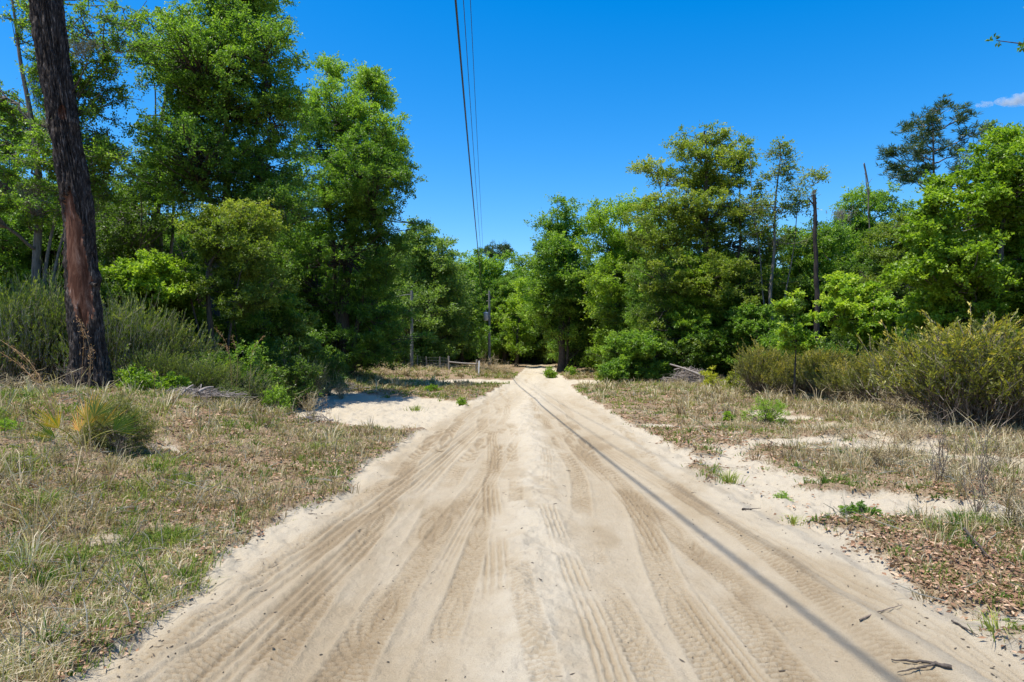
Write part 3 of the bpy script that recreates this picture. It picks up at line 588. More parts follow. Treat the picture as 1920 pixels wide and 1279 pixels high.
moss('pale moss clump among the olive oak branches', 440, 500, 23.5, 60, 40, 160)
moss('grey moss streamers in the shade left of the olive oak', 185, 340, 22, 18, 75, 90)
moss('wide moss sheet in the top of the tree right of the black snag', 1578, 395, 44, 38, 40, 150)

# ------------------------------------------------------------------ filler woods
SKx = [-900, -300, 0, 150, 330, 560, 760, 850, 900, 1000, 1040, 1120, 1200, 1450, 1530, 1580, 1700, 1800, 1920, 2400, 3000]
SKy = [100, 250, 390, 400, 410, 440, 455, 492, 505, 512, 500, 480, 450, 480, 520, 455, 455, 440, 400, 250, 100]
def proto(i, matn, h, wdt):
    lobes = []
    for k in range(19):
        a = k*2.4+i; zf = .12+.82*(k/18.0); rr = wdt*(1-.55*zf)*rng.uniform(.4, .8)
        lobes.append((math.cos(a)*rr*.8, math.sin(a)*rr*.8, h*zf*.95, wdt*rng.uniform(.26, .42), wdt*rng.uniform(.26, .42), h*rng.uniform(.07, .11), rng.uniform(.25, .65)))
    return grow([[(0, 0, 0), (rng.uniform(-.4, .4), .2, h*.5), (0, 0, h*.93)]], lobes, .26, .19, matn, 'bark', spr=1.0, dens=1.25, leaf_n=210)
protos = []
KN = ['dark green', 'mid green', 'fresh green', 'olive']
for i, mn in enumerate(['oak', 'mid', 'bright', 'gold']):
    w, c = proto(i, mn, 13.0, 5.2)
    mw = w.obj('trunk', M['bark']); mc = c.obj('crown', M[mn]); protos.append((mw, mc))
used = [False]*4
def filler(x, y, h, i, side):
    lab = {'l': '%s broadleaf tree massed in the wood left of the road behind the front trees', 'r': '%s broadleaf tree massed in the wood right of the road behind the front trees', 'f': '%s broadleaf tree closing off the far end of the road'}[side] % KN[i]
    px_ = 960+F*x/y
    if side == 'l': lm = [(-1e9, 'beyond the left border'), (0, 'behind the scarred trunk'), (215, 'behind the moss hung leaning oak'), (350, 'behind the olive oak'), (520, 'behind the large dark oak'), (740, 'behind the pale slim pole'), (850, 'behind the gate rail')]
    elif side == 'r': lm = [(-1e9, 'behind the columnar oak'), (1110, 'behind the broad green tree'), (1230, 'behind the golden crowned oak'), (1430, 'behind the open topped slender tree'), (1520, 'behind the black snag'), (1600, 'behind the yellow green sapling'), (1700, 'behind the bright sweetgum'), (1920, 'beyond the right border')]
    else: lm = [(-1e9, 'far behind the olive oak'), (500, 'far behind the large dark oak'), (740, 'behind the pale slim pole'), (820, 'behind the gate rail'), (895, 'behind the transformer pole'), (960, 'over the far road end'), (1040, 'far behind the columnar oak'), (1110, 'far behind the broad green tree'), (1230, 'far behind the golden crowned oak')]
    lm = [t for q, t in lm if px_ >= q][-1]; ht = 'low' if h < 8 else ('tall' if h > 12 else 'mid-height')
    lab = '%s %s %s tree in the %s wood, %s' % (ht, KN[i], 'broadleaf', 'nearer' if y < 62 else 'deeper', lm)
    if side == 'f': lab = '%s %s broadleaf tree closing off the view %s' % (ht, KN[i], lm)
    root = thing('woodland_tree', lab, 'tree', (x, y, gz(x, y)-.1), lab.replace(' tree ', ' trees ', 1))
    root.rotation_euler = (0, 0, rng.uniform(0, 6.28)); s = h/13.0; root.scale = (s*rng.uniform(.95, 1.25),)*2+(s,)
    for k, src in enumerate(protos[i]):
        o = src if not used[i] else src.copy()
        if used[i]: C.objects.link(o)
        o.parent = root
    used[i] = True
def cap(x, y):
    px = 960+F*x/y; return zat(float(np.interp(px, SKx, SKy)), y)
pts = []
def try_add(x, y, dmin, side):
    l, r = redge(np.array([y]));
    mg = 3.0 if y < 90 else 1.0
    if l[0]-mg < x < r[0]+mg and y < 128: return
    if any((x-a)**2+(y-b)**2 < dmin**2 for a, b, *_ in pts): return
    h = min(cap(x, y)*rng.uniform(.82, .98), 17); pts.append((x, y, h, side))
for _ in range(900):
    y = rng.uniform(31, 100); x = rng.uniform(-1.05*y, -7-.02*y)
    if y < 62 and x > -14: continue
    if 960+F*x/y > 560 and y < 46: continue
    try_add(x, y, 4.6, 'l')
for _ in range(900):
    y = rng.uniform(36, 100); x = rng.uniform(9+.0*y, 1.0*y)
    if 960+F*x/y < 1120 and y < 66: continue
    try_add(x, y, 4.6, 'r')
for _ in range(700):
    y = rng.uniform(100, 168); x = rng.uniform(-60, 75)
    if y < 118 and abs(x-6) > 40: continue
    if not 730 < 960+F*x/y < 1130: continue
    try_add(x, y, 5.0, 'f')
for x, y, h in [(3.0, 107, 11), (8.6, 95, 11), (8.9, 101, 12), (2.2, 106, 12), (9.6, 108, 12), (5.4, 131, 12), (7.6, 134, 12)]: pts.append((x, y, h, 'f'))
for x, y, h, side in pts:
    filler(x, y, h, int(rng.choice([0, 1, 1, 2, 3] if side != 'l' else [0, 0, 1, 1, 2, 3])), side)
print('FILLERS', len(pts))
# ------------------------------------------------------------------ scrub bushes (upright wiry shoots)
def scrub(matn, h, w, shoots, nd=30, L=.05, lean=.55, dead=.0):
    wd = Acc(); fo = Acc(); n = shoots; k = 6
    a = rng.uniform(0, 2*math.pi, n); rr = np.sqrt(rng.uniform(0, 1, n)); t = np.linspace(0, 1, k)[None]
    A = np.stack([np.cos(a)*rr*w*.10, np.sin(a)*rr*w*.10, np.zeros(n)], 1)
    hh = h*(1-.38*rr**2)*rng.uniform(.55, 1.12, n); ex = w*.5*rr*rng.uniform(.75, 1.15, n)
    P = A[:, None]+np.stack([np.cos(a)[:, None]*ex[:, None]*t**.85, np.sin(a)[:, None]*ex[:, None]*t**.85, hh[:, None]*t**1.15], -1)
    P[:, 1:] += rng.normal(0, .018*h, (n, k-1, 3)); wd.tubes(P, np.tile(np.linspace(.0075, .003, k)*h*.5, (n, 1)), 4)
    # branchlets
    b = 7; s = rng.integers(2, k, (n, b)); Bp = P[np.arange(n)[:, None], s]+rng.normal(0, .02*h, (n, b, 3))
    out = np.stack([np.cos(a), np.sin(a), np.zeros(n)], 1)[:, None]*.28+rng.normal(0, .33, (n, b, 3))+np.array([0, 0, 1.]); ln = h*rng.uniform(.10, .26, (n, b, 1))
    E = Bp+out*ln; Bf, Ef = Bp.reshape(-1, 3), E.reshape(-1, 3)
    wd.tubes(np.stack([Bf, (Bf+Ef)/2+rng.normal(0, .01*h, Bf.shape), Ef], 1), np.tile([.0022*h, .0018*h, .0012*h], (len(Bf), 1)), 3)
    tt = rng.uniform(.0, 1.02, (len(Bf), nd)); lp = Bf[:, None]+(Ef-Bf)[:, None]*tt[..., None]+rng.normal(0, .010, (len(Bf), nd, 3))
    dd = (Ef-Bf)[:, None]/(h*.18)+rng.normal(0, .30, (len(Bf), nd, 3)); hz = np.clip(lp[..., 2]/h, 0, 1)
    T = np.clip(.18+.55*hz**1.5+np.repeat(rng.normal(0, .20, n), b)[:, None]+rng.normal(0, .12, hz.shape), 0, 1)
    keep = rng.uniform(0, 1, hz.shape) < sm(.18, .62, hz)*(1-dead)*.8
    lp, dd, T = lp[keep], dd[keep], T[keep]; l = L*1.5*rng.uniform(.6, 1.3, len(lp)); fo.leaves(lp, dd, unit(len(lp)), l, l*.24, T)
    return wd, fo
def put_scrub(pr, name, label, x, y, h, w, group, first):
    root = thing(name, label, 'bush', (x, y, gz(x, y)-.03), group); root.rotation_euler = (0, 0, rng.uniform(0, 6.28)); root.scale = (w/2.2, w/2.2, h/2.45)
    for o in pr:
        c = o if not first else o.copy()
        if first: C.objects.link(c)
        c.parent = root
    return root
def mkproto(fn, mn, wood='twig'):
    w, f = fn; return (w.obj('stems', M[wood]), f.obj('foliage', M[mn]))
PG = [mkproto(scrub('rose_gold', 2.0, 2.0, 300, 34), 'rose_gold'), mkproto(scrub('rose_gold', 2.0, 2.1, 260, 34), 'rose_gold')]
PD = [mkproto(scrub('rose_dark', 2.0, 2.0, 300, 34), 'rose_dark'), mkproto(scrub('rose_dark', 2.0, 1.9, 260, 34, dead=.15), 'rose_dark', 'deadwood')]
cnt = {}
def sb(pl, i, name, label, px, D, top, wpx, group=None):
    x = at(px, D); h = max(.4, zat(top, D)-gz(x, D)); key = (id(pl), i)
    put_scrub(pl[i], name, label, x, D, h, wpx/F*D*1.1, group, cnt.get(key, False)); cnt[key] = True
sb(PG, 0, 'scrub_bush', 'biggest wiry golden green bush with dark fanning stems near the right border', 1845, 14.4, 590, 330)
RB = [(1430,25,632,110,0),(1480,24,660,110,1),(1535,23.5,640,130,0),(1590,21.5,655,130,1),(1650,20,650,130,0),(1705,18.5,640,120,1),(1770,18,615,150,0),(1720,21,625,140,1),(1900,17.5,575,200,1),(1830,20,585,160,0),(1960,14,600,200,1),(1560,26,655,110,0),(1640,26,650,110,1),(2080,17,580,240,0)]
WH = ['leftmost golden green scrub bush beside the brush pile', 'low golden scrub bush between the leftmost ones and the lime shrub', 'golden scrub bush behind the bright lime shrub', 'golden scrub bush under the yellow green sapling',
      'golden scrub bush in front of the sweetgum foliage edge', 'scrub bush with pale dead stems left of the biggest bush', 'tall scrub bush just behind the biggest bush on its left', 'scrub bush tucked behind the row below the sweetgum', 'tallest golden scrub bush at the right border',
      'golden scrub bush directly behind the biggest bush', 'scrub bush cut by the right border in front', 'rear scrub bush under the upright sapling', 'rear scrub bush under the black snag', 'scrub bush beyond the right border']
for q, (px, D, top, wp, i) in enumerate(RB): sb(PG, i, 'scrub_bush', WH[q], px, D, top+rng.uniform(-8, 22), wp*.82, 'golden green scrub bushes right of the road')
LB = [(385,16.6,668,110),(455,17.2,682,100),(350,16.2,692,80),(560,21,665,90),(-40,17.5,545,170),(30,17,540,160),(100,18,520,160),(215,17,545,150),(270,18,570,150),(330,19,600,140),(160,20,520,170),(60,21,515,180),(250,21,540,160),(-120,18,540,200),(300,16.5,650,100),(240,15.6,690,80)]
LW = ['in front of the left dark leafy bush', 'in front of the green leafy bush', 'small, right of the stick heap', 'behind the lime shrub at the sand patch', 'at the left border', 'left of the scarred trunk', 'directly behind the scarred trunk, tallest of the row', 'just right of the scarred trunk', 'under the moss hung leaning oak', 'under the bright maple sapling', 'in the second row behind the scarred trunk', 'in the second row at the left border', 'in the second row below the leaning oak', 'beyond the left border', 'low and front, right of the scarred trunk', 'small, at the foot of the scarred trunk']
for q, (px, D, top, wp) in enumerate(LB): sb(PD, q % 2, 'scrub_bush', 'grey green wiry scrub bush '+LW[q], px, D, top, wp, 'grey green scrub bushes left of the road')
# shade loving undergrowth between the trunks
uw = []
for _ in range(1100):
    if rng.random() < .5: y = rng.uniform(25, 92); x = rng.uniform(-.85*y, -8.5)
    else: y = rng.uniform(31, 92); x = rng.uniform(8.5, .8*y)
    px = 960+F*x/y
    if 560 < px < 1010 and y < 62: continue
    if 985 < px < 1120 and y < 66: continue
    if 985 < px < 1050: continue
    if 1120 < px < 1420 and y < 39.5: continue
    if any((x-a)**2+(y-b)**2 < (2.2 if y < 50 else 3.0)**2 for a, b in uw): continue
    uw.append((x, y))
for _ in range(300):
    y = rng.uniform(112, 165); x = rng.uniform(-25, 40); l, r = redge(np.array([y]))
    if not 840 < 960+F*x/y < 1090: continue
    if (l[0]-.5 < x < r[0]+.5 and y < 128) or any((x-a)**2+(y-b)**2 < 3.2**2 for a, b in uw): continue
    uw.append((x, y))
def bushp(matn, h, w, n, L, dens=1.0, spr=.28, leaf_n=120, tint=.5, tvar=.15, wratio=.5):
    ws = Acc(); fs = Acc(); m = n; u = unit(m); u[:, 2] = np.abs(u[:, 2]); pc = u*(rng.uniform(.2, 1, m)**.5)[:, None]*np.array([w*.5, w*.5, h*.85])+np.array([0, 0, h*.08])
    A = np.stack([rng.normal(0, w*.05, m), rng.normal(0, w*.05, m), np.zeros(m)], 1); B = .5*(A+pc)+np.array([0, 0, h*.1]); ws.tubes(bez(A, B, pc, 5), np.tile(np.linspace(.012, .004, 5), (m, 1)), 4)
    spray_leaves(fs, pc, spr*rng.uniform(.7, 1.2, m), leaf_n, L, .8, np.clip(tint+rng.normal(0, tvar, m), 0, 1), wratio)
    return ws, fs
UB = [mkproto(bushp('mid', 2.6, 3.2, 60, .12, spr=.5, leaf_n=150), 'mid'), mkproto(bushp('oak', 2.6, 3.2, 60, .12, spr=.5, leaf_n=150), 'oak')]
for q, (x, y) in enumerate(uw):
    i = q % 2; side = 'left' if x < 0 else 'right'
    px = 960+F*x/y; lmk = [t for q, t in [(-1e9, 'beyond the left border'), (0, 'behind the scarred trunk'), (215, 'near the leaning oak'), (350, 'near the olive oak'), (540, 'under the large dark oak'), (740, 'behind the wire fence'), (960, 'beside the far road'), (1055, 'behind the columnar oak'), (1110, 'under the broad green tree'), (1230, 'under the golden crowned oak'), (1430, 'behind the leftmost golden scrub'), (1600, 'behind the yellow green sapling'), (1750, 'under the bright sweetgum'), (1920, 'beyond the right border')] if px >= q][-1]
    lab = '%s leafy shade bush %s, %s into the wood' % (('green', 'dark')[i], lmk, 'just' if y < 45 else ('further' if y < 65 else 'deep'))
    root = thing('undergrowth_bush', lab, 'bush', (x, y, gz(x, y)-.05), lab+' group'); root.rotation_euler = (0, 0, rng.uniform(0, 6.28)); s = rng.uniform(.7, 1.25); root.scale = (s*1.15, s*1.15, s)
    for o in UB[i]:
        c = o.copy() if cnt.get(('u', i)) else o
        if cnt.get(('u', i)): C.objects.link(c)
        c.parent = root
    cnt[('u', i)] = True
# ------------------------------------------------------------------ single small shrubs and plants
def shrub(label, px, base, top, wpx, matn, L=.05, n=40, spr=.16, leaf_n=90, name='leafy_shrub', cat='shrub', D=None, **kw):
    D = D or CAMH*F/max(4, base-HZ); x = at(px, D); g = gz(x, D); h = max(.12, zat(top, D)-g); w = wpx/F*D
    s_ = min(spr, h*.35, w*.3); w_, f_ = bushp(matn, h, w, n, L, spr=s_, leaf_n=leaf_n, **kw)
    root = thing(name, label, cat, (x, D, g-.01)); w_.obj('stems', M['twig'], root); f_.obj('foliage', M[matn], root); return root
shrub('small lime yellow bush at the edge of the left white sand patch', 517, 765, 712, 58, 'lime', .05, 40, D=17)
shrub('bright green ferny bush in the dry grass right of the road', 1437, 800, 738, 92, 'lime', .035, 70, .13, 110, wratio=.3)
shrub('tiny yellow green sprig left of the bright ferny bush', 1366, 796, 765, 16, 'lime', .05, 12, .1)
shrub('yellow leaved bush beside the brush pile', 1333, 725, 686, 45, 'yellow', .07, 26, .2, D=32)
shrub('pale yellow green sapling with a leaning top right of the yellow bush', 1378, 738, 695, 42, 'yellow', .065, 26, .18, tint=.2)
shrub('tall lime shrub standing left of the white sand patch', 592, 722, 655, 52, 'lime', .07, 34, .25, D=27, tint=.15)
shrub('yellow green shrub on the bank above the left verge', 425, 735, 670, 60, 'lime', .055, 34, .2, D=17.5, tint=.35)
shrub('low dark rounded bush in front of the yellow green shrub', 432, 770, 715, 90, 'rose_dark', .04, 50, .18, D=15.5, wratio=.25)
shrub('green bush at the foot of the columnar oak on its left', 1033, 708, 684, 26, 'bright', .12, 22, .3)
shrub('yellowish bush at the foot of the columnar oak on its right', 1070, 706, 686, 22, 'lime', .12, 18, .3)
shrub('green weeds clump in the dry grass beside the far left verge', 812, 738, 722, 44, 'bright', .07, 24, .2)
shrub('small green weed at the corner of the side pull', 866, 760, 745, 16, 'bright', .05, 12, .12)
shrub('leafy pine seedling on bare sand right of the road', 1466, 942, 912, 30, 'mid', .03, 14, .07, 60, tint=.8, wratio=.25)
shrub('low green leafed creeper on the right hand sand', 1615, 965, 945, 70, 'mid', .03, 26, .06, 60)
shrub('green bush under the biggest scrub bush', 1790, 800, 755, 90, 'bright', .035, 50, .14, 90, wratio=.3, tint=.3)
shrub('pale green feathery weed at the left border', 8, 830, 785, 70, 'lime', .03, 40, .1, 100, D=8.6, wratio=.25)
shrub('light green leafy shrub right of the scarred trunk foot', 262, 745, 685, 90, 'bright', .06, 44, .2, D=14.2)
shrub('light green shrub in front of the dark scrub', 325, 745, 700, 55, 'bright', .06, 24, .2, D=14.8)
shrub('wide green leafy thicket at the foot of the large dark oak', 600, 700, 640, 100, 'mid', .10, 50, .35, D=31)
shrub('green thicket between the dark oak and the pale pole', 735, 700, 650, 90, 'mid', .12, 50, .4, D=55)
shrub('orange tinged bush right of the columnar oak', 1138, 712, 680, 50, 'gold', .10, 40, .3, D=42)
for q, (px, D, base, top, wp, mt, lb) in enumerate([(400,17.6,745,640,110,'oak','dark leafy bush beneath the olive oak, left one'),(470,18,740,630,110,'mid','green leafy bush beneath the olive oak, right one'),(540,20,735,620,110,'oak','tall dark bush left of the lime shrub at the sand patch'),(500,18.5,745,670,70,'rose_dark','olive low bush behind the small lime yellow bush'),
    (340,18,745,650,60,'oak','dark shaded bush between scrub and olive oak'),(610,27,718,630,90,'oak','dark bush behind the lime shrub at the sand patch'),(425,22,735,590,110,'mid','mid green bush filling the shade behind the olive oak'),(560,26,730,600,100,'mid','tall green bush at the dark oak base, left side'),(370,21,735,575,80,'bright','brighter green bush glowing through the shade left of the olive trunk')]):
    shrub(lb, px, base, top, wp, mt, .075, 75, .30, 130, D=D, tint=.4, name='leafy_bush', cat='bush')
# dark bushy plant beside the palmetto
shrub('dense olive needle leaved bush behind the yellow palmetto', 222, 848, 742, 120, 'rose_gold', .045, 110, .2, 130, D=8.8, wratio=.16, tint=.35, name='needle_bush')
def palmetto(label, px, base, D):
    x = at(px, D); g = gz(x, D); root = thing('saw_palmetto', label, 'palmetto', (x, D, g))
    for k, (ax, hh, tt) in enumerate([(-.62, .62, .75), (-.28, .78, .9), (.02, .66, .8), (.42, .60, .6), (.75, .40, .2), (-.95, .30, .1), (.25, .90, .4), (1.0, .5, .1), (-.5, .45, 1.0)]):
        s = Acc(); A = np.zeros(3); E = np.array([ax*.30+.06, rng.uniform(-.2, .2), hh*.42]); s.tubes(bez(A[None], (E*.5+np.array([0, 0, .08]))[None], E[None], 6), np.full((1, 6), .006), 4, .2)
        n = 15; f = np.linspace(-1, 1, n); dirn = E/np.linalg.norm(E); side = np.cross(dirn, [0, 1, .3]); side /= np.linalg.norm(side)
        d = dirn[None]*np.cos(f*.8)[:, None]+side[None]*np.sin(f*.8)[:, None]; ln = rng.uniform(.24, .48, n)*(1-.25*np.abs(f))
        s.leaves(np.tile(E, (n, 1)), d, np.tile(np.cross(dirn, side), (n, 1))+rng.normal(0, .2, (n, 3)), ln, .016, np.clip(tt-.25+rng.normal(0, .22, n), 0, 1)); s.obj('frond', M['palmetto'], root)
palmetto('yellow orange saw palmetto fronds in front of the needle bush', 150, 835, 8.3)
# ---- dead shrubs
def dead_bush(n=60, h=1.0, w=1.0):
    s = Acc(); k = 5; a = rng.uniform(0, 6.28, n); r = rng.uniform(0, 1, n); hh = h*rng.uniform(.4, 1.05, n)
    P = np.stack([np.cos(a)[:, None]*r[:, None]*w*.55*np.linspace(0, 1, k)**.8, np.sin(a)[:, None]*r[:, None]*w*.55*np.linspace(0, 1, k)**.8, hh[:, None]*np.linspace(0, 1, k)], -1); P[:, 1:] += rng.normal(0, .035, (n, k-1, 3))
    s.tubes(P, np.tile(np.linspace(.0065, .002, k), (n, 1)), 4, rng.uniform(0, 1, n))
    for lev in range(2):
        b = 6; j = rng.integers(1, k, (n, b)); Bp = P[np.arange(n)[:, None], j]; E = Bp+(rng.normal(0, .55, (n, b, 3))+np.array([0, 0, .6]))*h*.22
        Bf, Ef = Bp.reshape(-1, 3), E.reshape(-1, 3); s.tubes(np.stack([Bf, (Bf+Ef)/2+rng.normal(0, .02, Bf.shape), Ef], 1), np.tile([.0035, .0025, .0015], (len(Bf), 1)), 3, rng.uniform(0, 1, len(Bf)))
    return s
DBP = [dead_bush(22).obj('dead_shrub', M['straw']), dead_bush(22).obj('dead_shrub', M['straw']), dead_bush(8, 1, .7).obj('dead_shrub', M['twig'])]
DB = [(1560,25,700,100,0,'grey dead twiggy shrub under the golden scrub row'),(1600,20,725,90,0,'pale dead shrub below the yellow green sapling'),(1665,17,720,90,1,'pale leggy dead shrub left of the biggest bush'),(1700,12,770,120,0,'bleached dead shrub in the dry grass right'),(1650,9,800,150,1,'branching dead shrub in front of the golden scrub'),
 (1760,8,770,120,2,'bare dark stemmed dead shrub in the right verge'),(1830,7,790,140,2,'tallest thin black stemmed dead shrub near the right border'),(1880,9,820,130,0,'tangled straw coloured dead shrub at the right border'),(1585,13,790,100,0,'small tangle of grey twigs in the right dry grass'),(1900,6,860,160,1,'broken dead shrub cut by the right border'),
 (1480,24,720,90,0,'grey dead shrub under the leftmost golden scrub'),(925,52,672,60,0,'purplish dry weeds around the foot of the transformer pole'),(895,50,680,40,0,'dry weeds at the gate rail'),(950,56,682,50,0,'dry weeds between the transformer pole and the road'),(905,54,660,16,1,'tall dry vine climbing the transformer pole foot'),
 (760,45,684,90,0,'purple grey dead brush on the mound'),(720,44,686,70,0,'dead brush left of the pale pole'),(820,46,690,70,0,'dead brush on the mound beneath the fence'),(860,33,712,60,0,'dry brown weeds on the verge between the sand pulls'),(600,25,705,70,1,'reddish dead twigs left of the white sand patch'),
 (640,25,705,60,1,'dead twigs above the white sand patch'),(130,13.5,690,120,2,'dead branches heaped at the foot of the scarred trunk'),(40,13,690,140,1,'bleached dead branches at the left border'),(235,8.4,800,90,2,'dead twigs under the needle bush'),(110,7.6,815,80,1,'dry grey weed stalks left of the palmetto'),(580,19,735,70,0,'tangle of grey twigs on the bank edge'),(460,15,745,70,0,'grey twigs in front of the low dark bush'),(385,13,770,80,2,'broken grey twigs on the left verge')]
dc = {}
for (px, D, top, wp, i, lab) in DB:
    x = at(px, D); g = gz(x, D); src = DBP[i]; o = src.copy() if dc.get(i) else src
    if dc.get(i): C.objects.link(o)
    dc[i] = True; h = max(.25, zat(top, D)-g); w = wp/F*D; o.location = (x, D, g-.02); o.scale = (w, w, h); o.rotation_euler = (0, 0, rng.uniform(0, 6.28)); tag(o, lab, 'dead shrub')
# ---- brush piles
def brush(label, px, D, wpx, top, n, name='brush_pile', rm=.013):
    x = at(px, D); g = gz(x, D); h = zat(top, D)-g; w = wpx/F*D*.5; s = Acc(); u = rng.normal(0, .42, (n, 2)); cz = h*.85*np.exp(-(u**2).sum(1)*1.3)*rng.uniform(.05, 1, n)
    c_ = np.stack([u[:, 0]*w, u[:, 1]*w*.6, cz], 1); d = unit(n); d[:, 2] *= .4; ln = rng.uniform(.25, 1.0, n)[:, None]*w*.35
    P = np.stack([c_-d*ln, c_+rng.normal(0, .03, (n, 3)), c_+d*ln], 1); P[..., 2] = np.maximum(P[..., 2], .01); P[:, 1] += rng.normal(0, .06, (n, 3))*ln; s.tubes(P, (.003+rm*rng.uniform(0, 1, n)**3)[:, None]*np.array([1, .85, .4]), 5, rng.uniform(0, 1, n))
    o = s.obj(name, M['deadwood'], None, True, (x, D, g)); tag(o, label, 'brush pile')
brush('grey brown brush pile at the wood edge right of the road', 1295, 35, 120, 684, 620, rm=.03)
brush('heap of dead sticks and debris behind the left verge', 350, 14.5, 190, 726, 420)
brush('low heap of dead sticks left of the scarred trunk', 60, 14, 180, 722, 240)
brush('small scatter of grey sticks at the bank edge near the white sand', 590, 14.5, 70, 770, 90)
brush('dark brown dead brush above the white sand patch', 640, 28.5, 110, 712, 160)
# fallen pale log on the right brush pile, sticks on the sand
def stick(label, pts, r, mat='deadwood', name='fallen_branch', lift=.02):
    P = [];
    for (px, py) in pts:
        D = CAMH*F/(py-HZ)
        for _ in range(4): D = max(1, (CAMH-gz(at(px, D), D))*F/(py-HZ))
        x = at(px, D); P.append((x, D, gz(x, D)+lift))
    P = np.array(P); o0 = P[0].copy(); t = np.linspace(0, 1, 16); d = np.linspace(0, 1, len(P)); Q = np.stack([np.interp(t, d, P[:, i]) for i in range(3)], 1)-o0; Q[1:] += rng.normal(0, r*.2, (15, 3)); Q[:, 2] -= .006
    s = Acc(); s.tubes(Q[None], (r*np.linspace(1, .35, 16)*rng.uniform(.8, 1.2, 16))[None], 6)
    for j in (7,): v = (Q[j]-Q[j-2]); v = v/np.linalg.norm(v)+rng.normal(0, .5, 3)*np.array([1, 1, .3]); s.tubes((Q[j]+np.linspace(0, 1, 4)[:, None]*v*r*9)[None], (r*np.linspace(.45, .2, 4))[None], 5)
    return s, o0, label, mat, name
def put(st, cat='branch'):
    s, o0, label, mat, name = st; tag(s.obj(name, M[mat], None, True, o0), label, cat)
fs = stick('dark forked stick lying on the sand at the bottom right', [(1785,1256), (1740,1252), (1673,1242)], .011, 'bark')
f2 = stick('', [(1752,1254), (1720,1262), (1683,1266)], .007, 'bark'); fs[0].add(np.concatenate(f2[0].V)+f2[1]-fs[1], np.concatenate(f2[0].Q)); put(fs)
put(stick('thin reddish stick on the sand below the right litter', [(1612,1167), (1650,1150), (1692,1138)], .006, 'twig'))
put(stick('short dark twig on the pale sand near the right border', [(1785,1170), (1810,1180), (1832,1192)], .007, 'bark'))
put(stick('dark stick leaning in the litter near the right border', [(1808,1008), (1830,1035), (1862,1075)], .012, 'bark', lift=.08))
put(stick('dark curved stick on the litter edge', [(1700,1029), (1735,1030), (1765,1022)], .010, 'bark'))
put(stick('short black stick on the right road edge', [(1392,957), (1410,958)], .012, 'bark'))
put(stick('thin twig crossing the edge of the right sand', [(1575,1000), (1600,985), (1625,975)], .005, 'twig'))
def log_at(label, D, a, b, r):
    A = np.array([at(a[0], D), D, zat(a[1], D)]); E = np.array([at(b[0], D+.5), D+.5, zat(b[1], D+.5)]); s = Acc(); s.tubes(bez(np.zeros((1, 3)), ((E-A)*.5+np.array([0, 0, .06]))[None], (E-A)[None], 7), (np.linspace(r, r*.5, 7))[None], 7)
    tag(s.obj('fallen_branch', M['deadwood'], None, True, A), label, 'branch')
log_at('pale bare log slanting over the right brush pile', 33.5, (1312, 703), (1256, 683), .075)
log_at('bleached forked branch on the left debris heap', 14, (335, 745), (362, 722), .03)
log_at('bleached limb lying on the left debris heap', 14.2, (372, 735), (400, 726), .035)
# half buried pale limestone / sand mounds in the grass
def mound(label, px, py, wpx, hpx, seed):
    D = CAMH*F/(py-HZ)
    for _ in range(5): D = (CAMH-gz(at(px, D), D))*F/(py-HZ)
    x = at(px, D); g = gz(x, D); w = wpx/F*D*.5; k, m = 20, 44; t = np.linspace(0, math.pi/2*1.1, k); th = np.linspace(0, 2*math.pi, m, endpoint=False); T, H = np.meshgrid(t, th, indexing='ij')
    rr = 1+.35*(fbm(np.cos(H)*2+seed, np.sin(H)*2+T*2, 3, seed)-.5); V = np.stack([np.sin(T)*np.cos(H)*w*rr, np.sin(T)*np.sin(H)*w*.9*rr, np.cos(T)*hpx/F*D*.6*(rr+.3*(fbm(np.cos(H)*np.sin(T)*6+seed, np.sin(H)*np.sin(T)*6, 3, 4)-.5))-.01], -1).reshape(-1, 3)
    idx = np.arange(k*m).reshape(k, m); nx = np.roll(idx, -1, 1); Q = np.stack([idx[:-1], idx[1:], nx[1:], nx[:-1]], -1).reshape(-1, 4)
    me = new_mesh('sand_mound', V, Q, True, attrs={'sand': np.ones(len(V)), 'tan': np.full(len(V), .45)}); me.materials.append(M['ground']); o = bpy.data.objects.new('sand_mound', me); C.objects.link(o); o.location = (x, D, g); tag(o, label, 'mound')
mound('pale yellow ant mound of sand in the left grass', 195, 1003, 95, 26, 3)
mound('smaller flat sand mound lower in the left grass', 125, 1090, 40, 8, 9)
# ---- arching dry grass stalks
def stalks(label, D, arcs, r=.004):
    x0 = at(arcs[0][0][0], D); g = gz(x0, D); s = Acc()
    for a in arcs:
        P = np.array([((q[0]-960)/F*D-x0, rng.uniform(-.05, .05), zat(q[1], D)-g) for q in a]); P[0, 2] = -.02
        t = np.linspace(0, 1, 12); d = np.linspace(0, 1, len(P)); Q = np.stack([np.interp(t, d, P[:, i]) for i in range(3)], 1); Q[1:-1] = .5*Q[1:-1]+.25*(Q[2:]+Q[:-2])
        s.tubes(Q[None], (r*np.linspace(1, .5, 12))[None], 4, rng.uniform(.2, .8)); n = 46; ii = rng.integers(5, 12, n); s.leaves(Q[ii]+rng.normal(0, .02, (n, 3)), (Q[ii]-Q[ii-1])*8+rng.normal(0, .6, (n, 3)), unit(n), .05, .007, rng.uniform(0, 1, n))
    tag(s.obj('dry_grass_stalks', M['stalk'], None, False, (x0, D, g)), label, 'dry grass')
stalks('orange brown seed stalks arching in from the left border', 9.5, [[(112,830),(85,720),(50,670),(0,636)],[(110,830),(80,735),(45,690),(-5,660)],[(112,830),(92,740),(55,700),(30,678)],[(108,830),(88,730),(60,690),(20,650)]])
stalks('twin reddish stalks rising in front of the scarred trunk', 10, [[(146,800),(155,690),(160,625),(146,596)],[(165,800),(172,690),(170,640),(158,615)],[(168,800),(168,720),(174,675),(165,650)]])
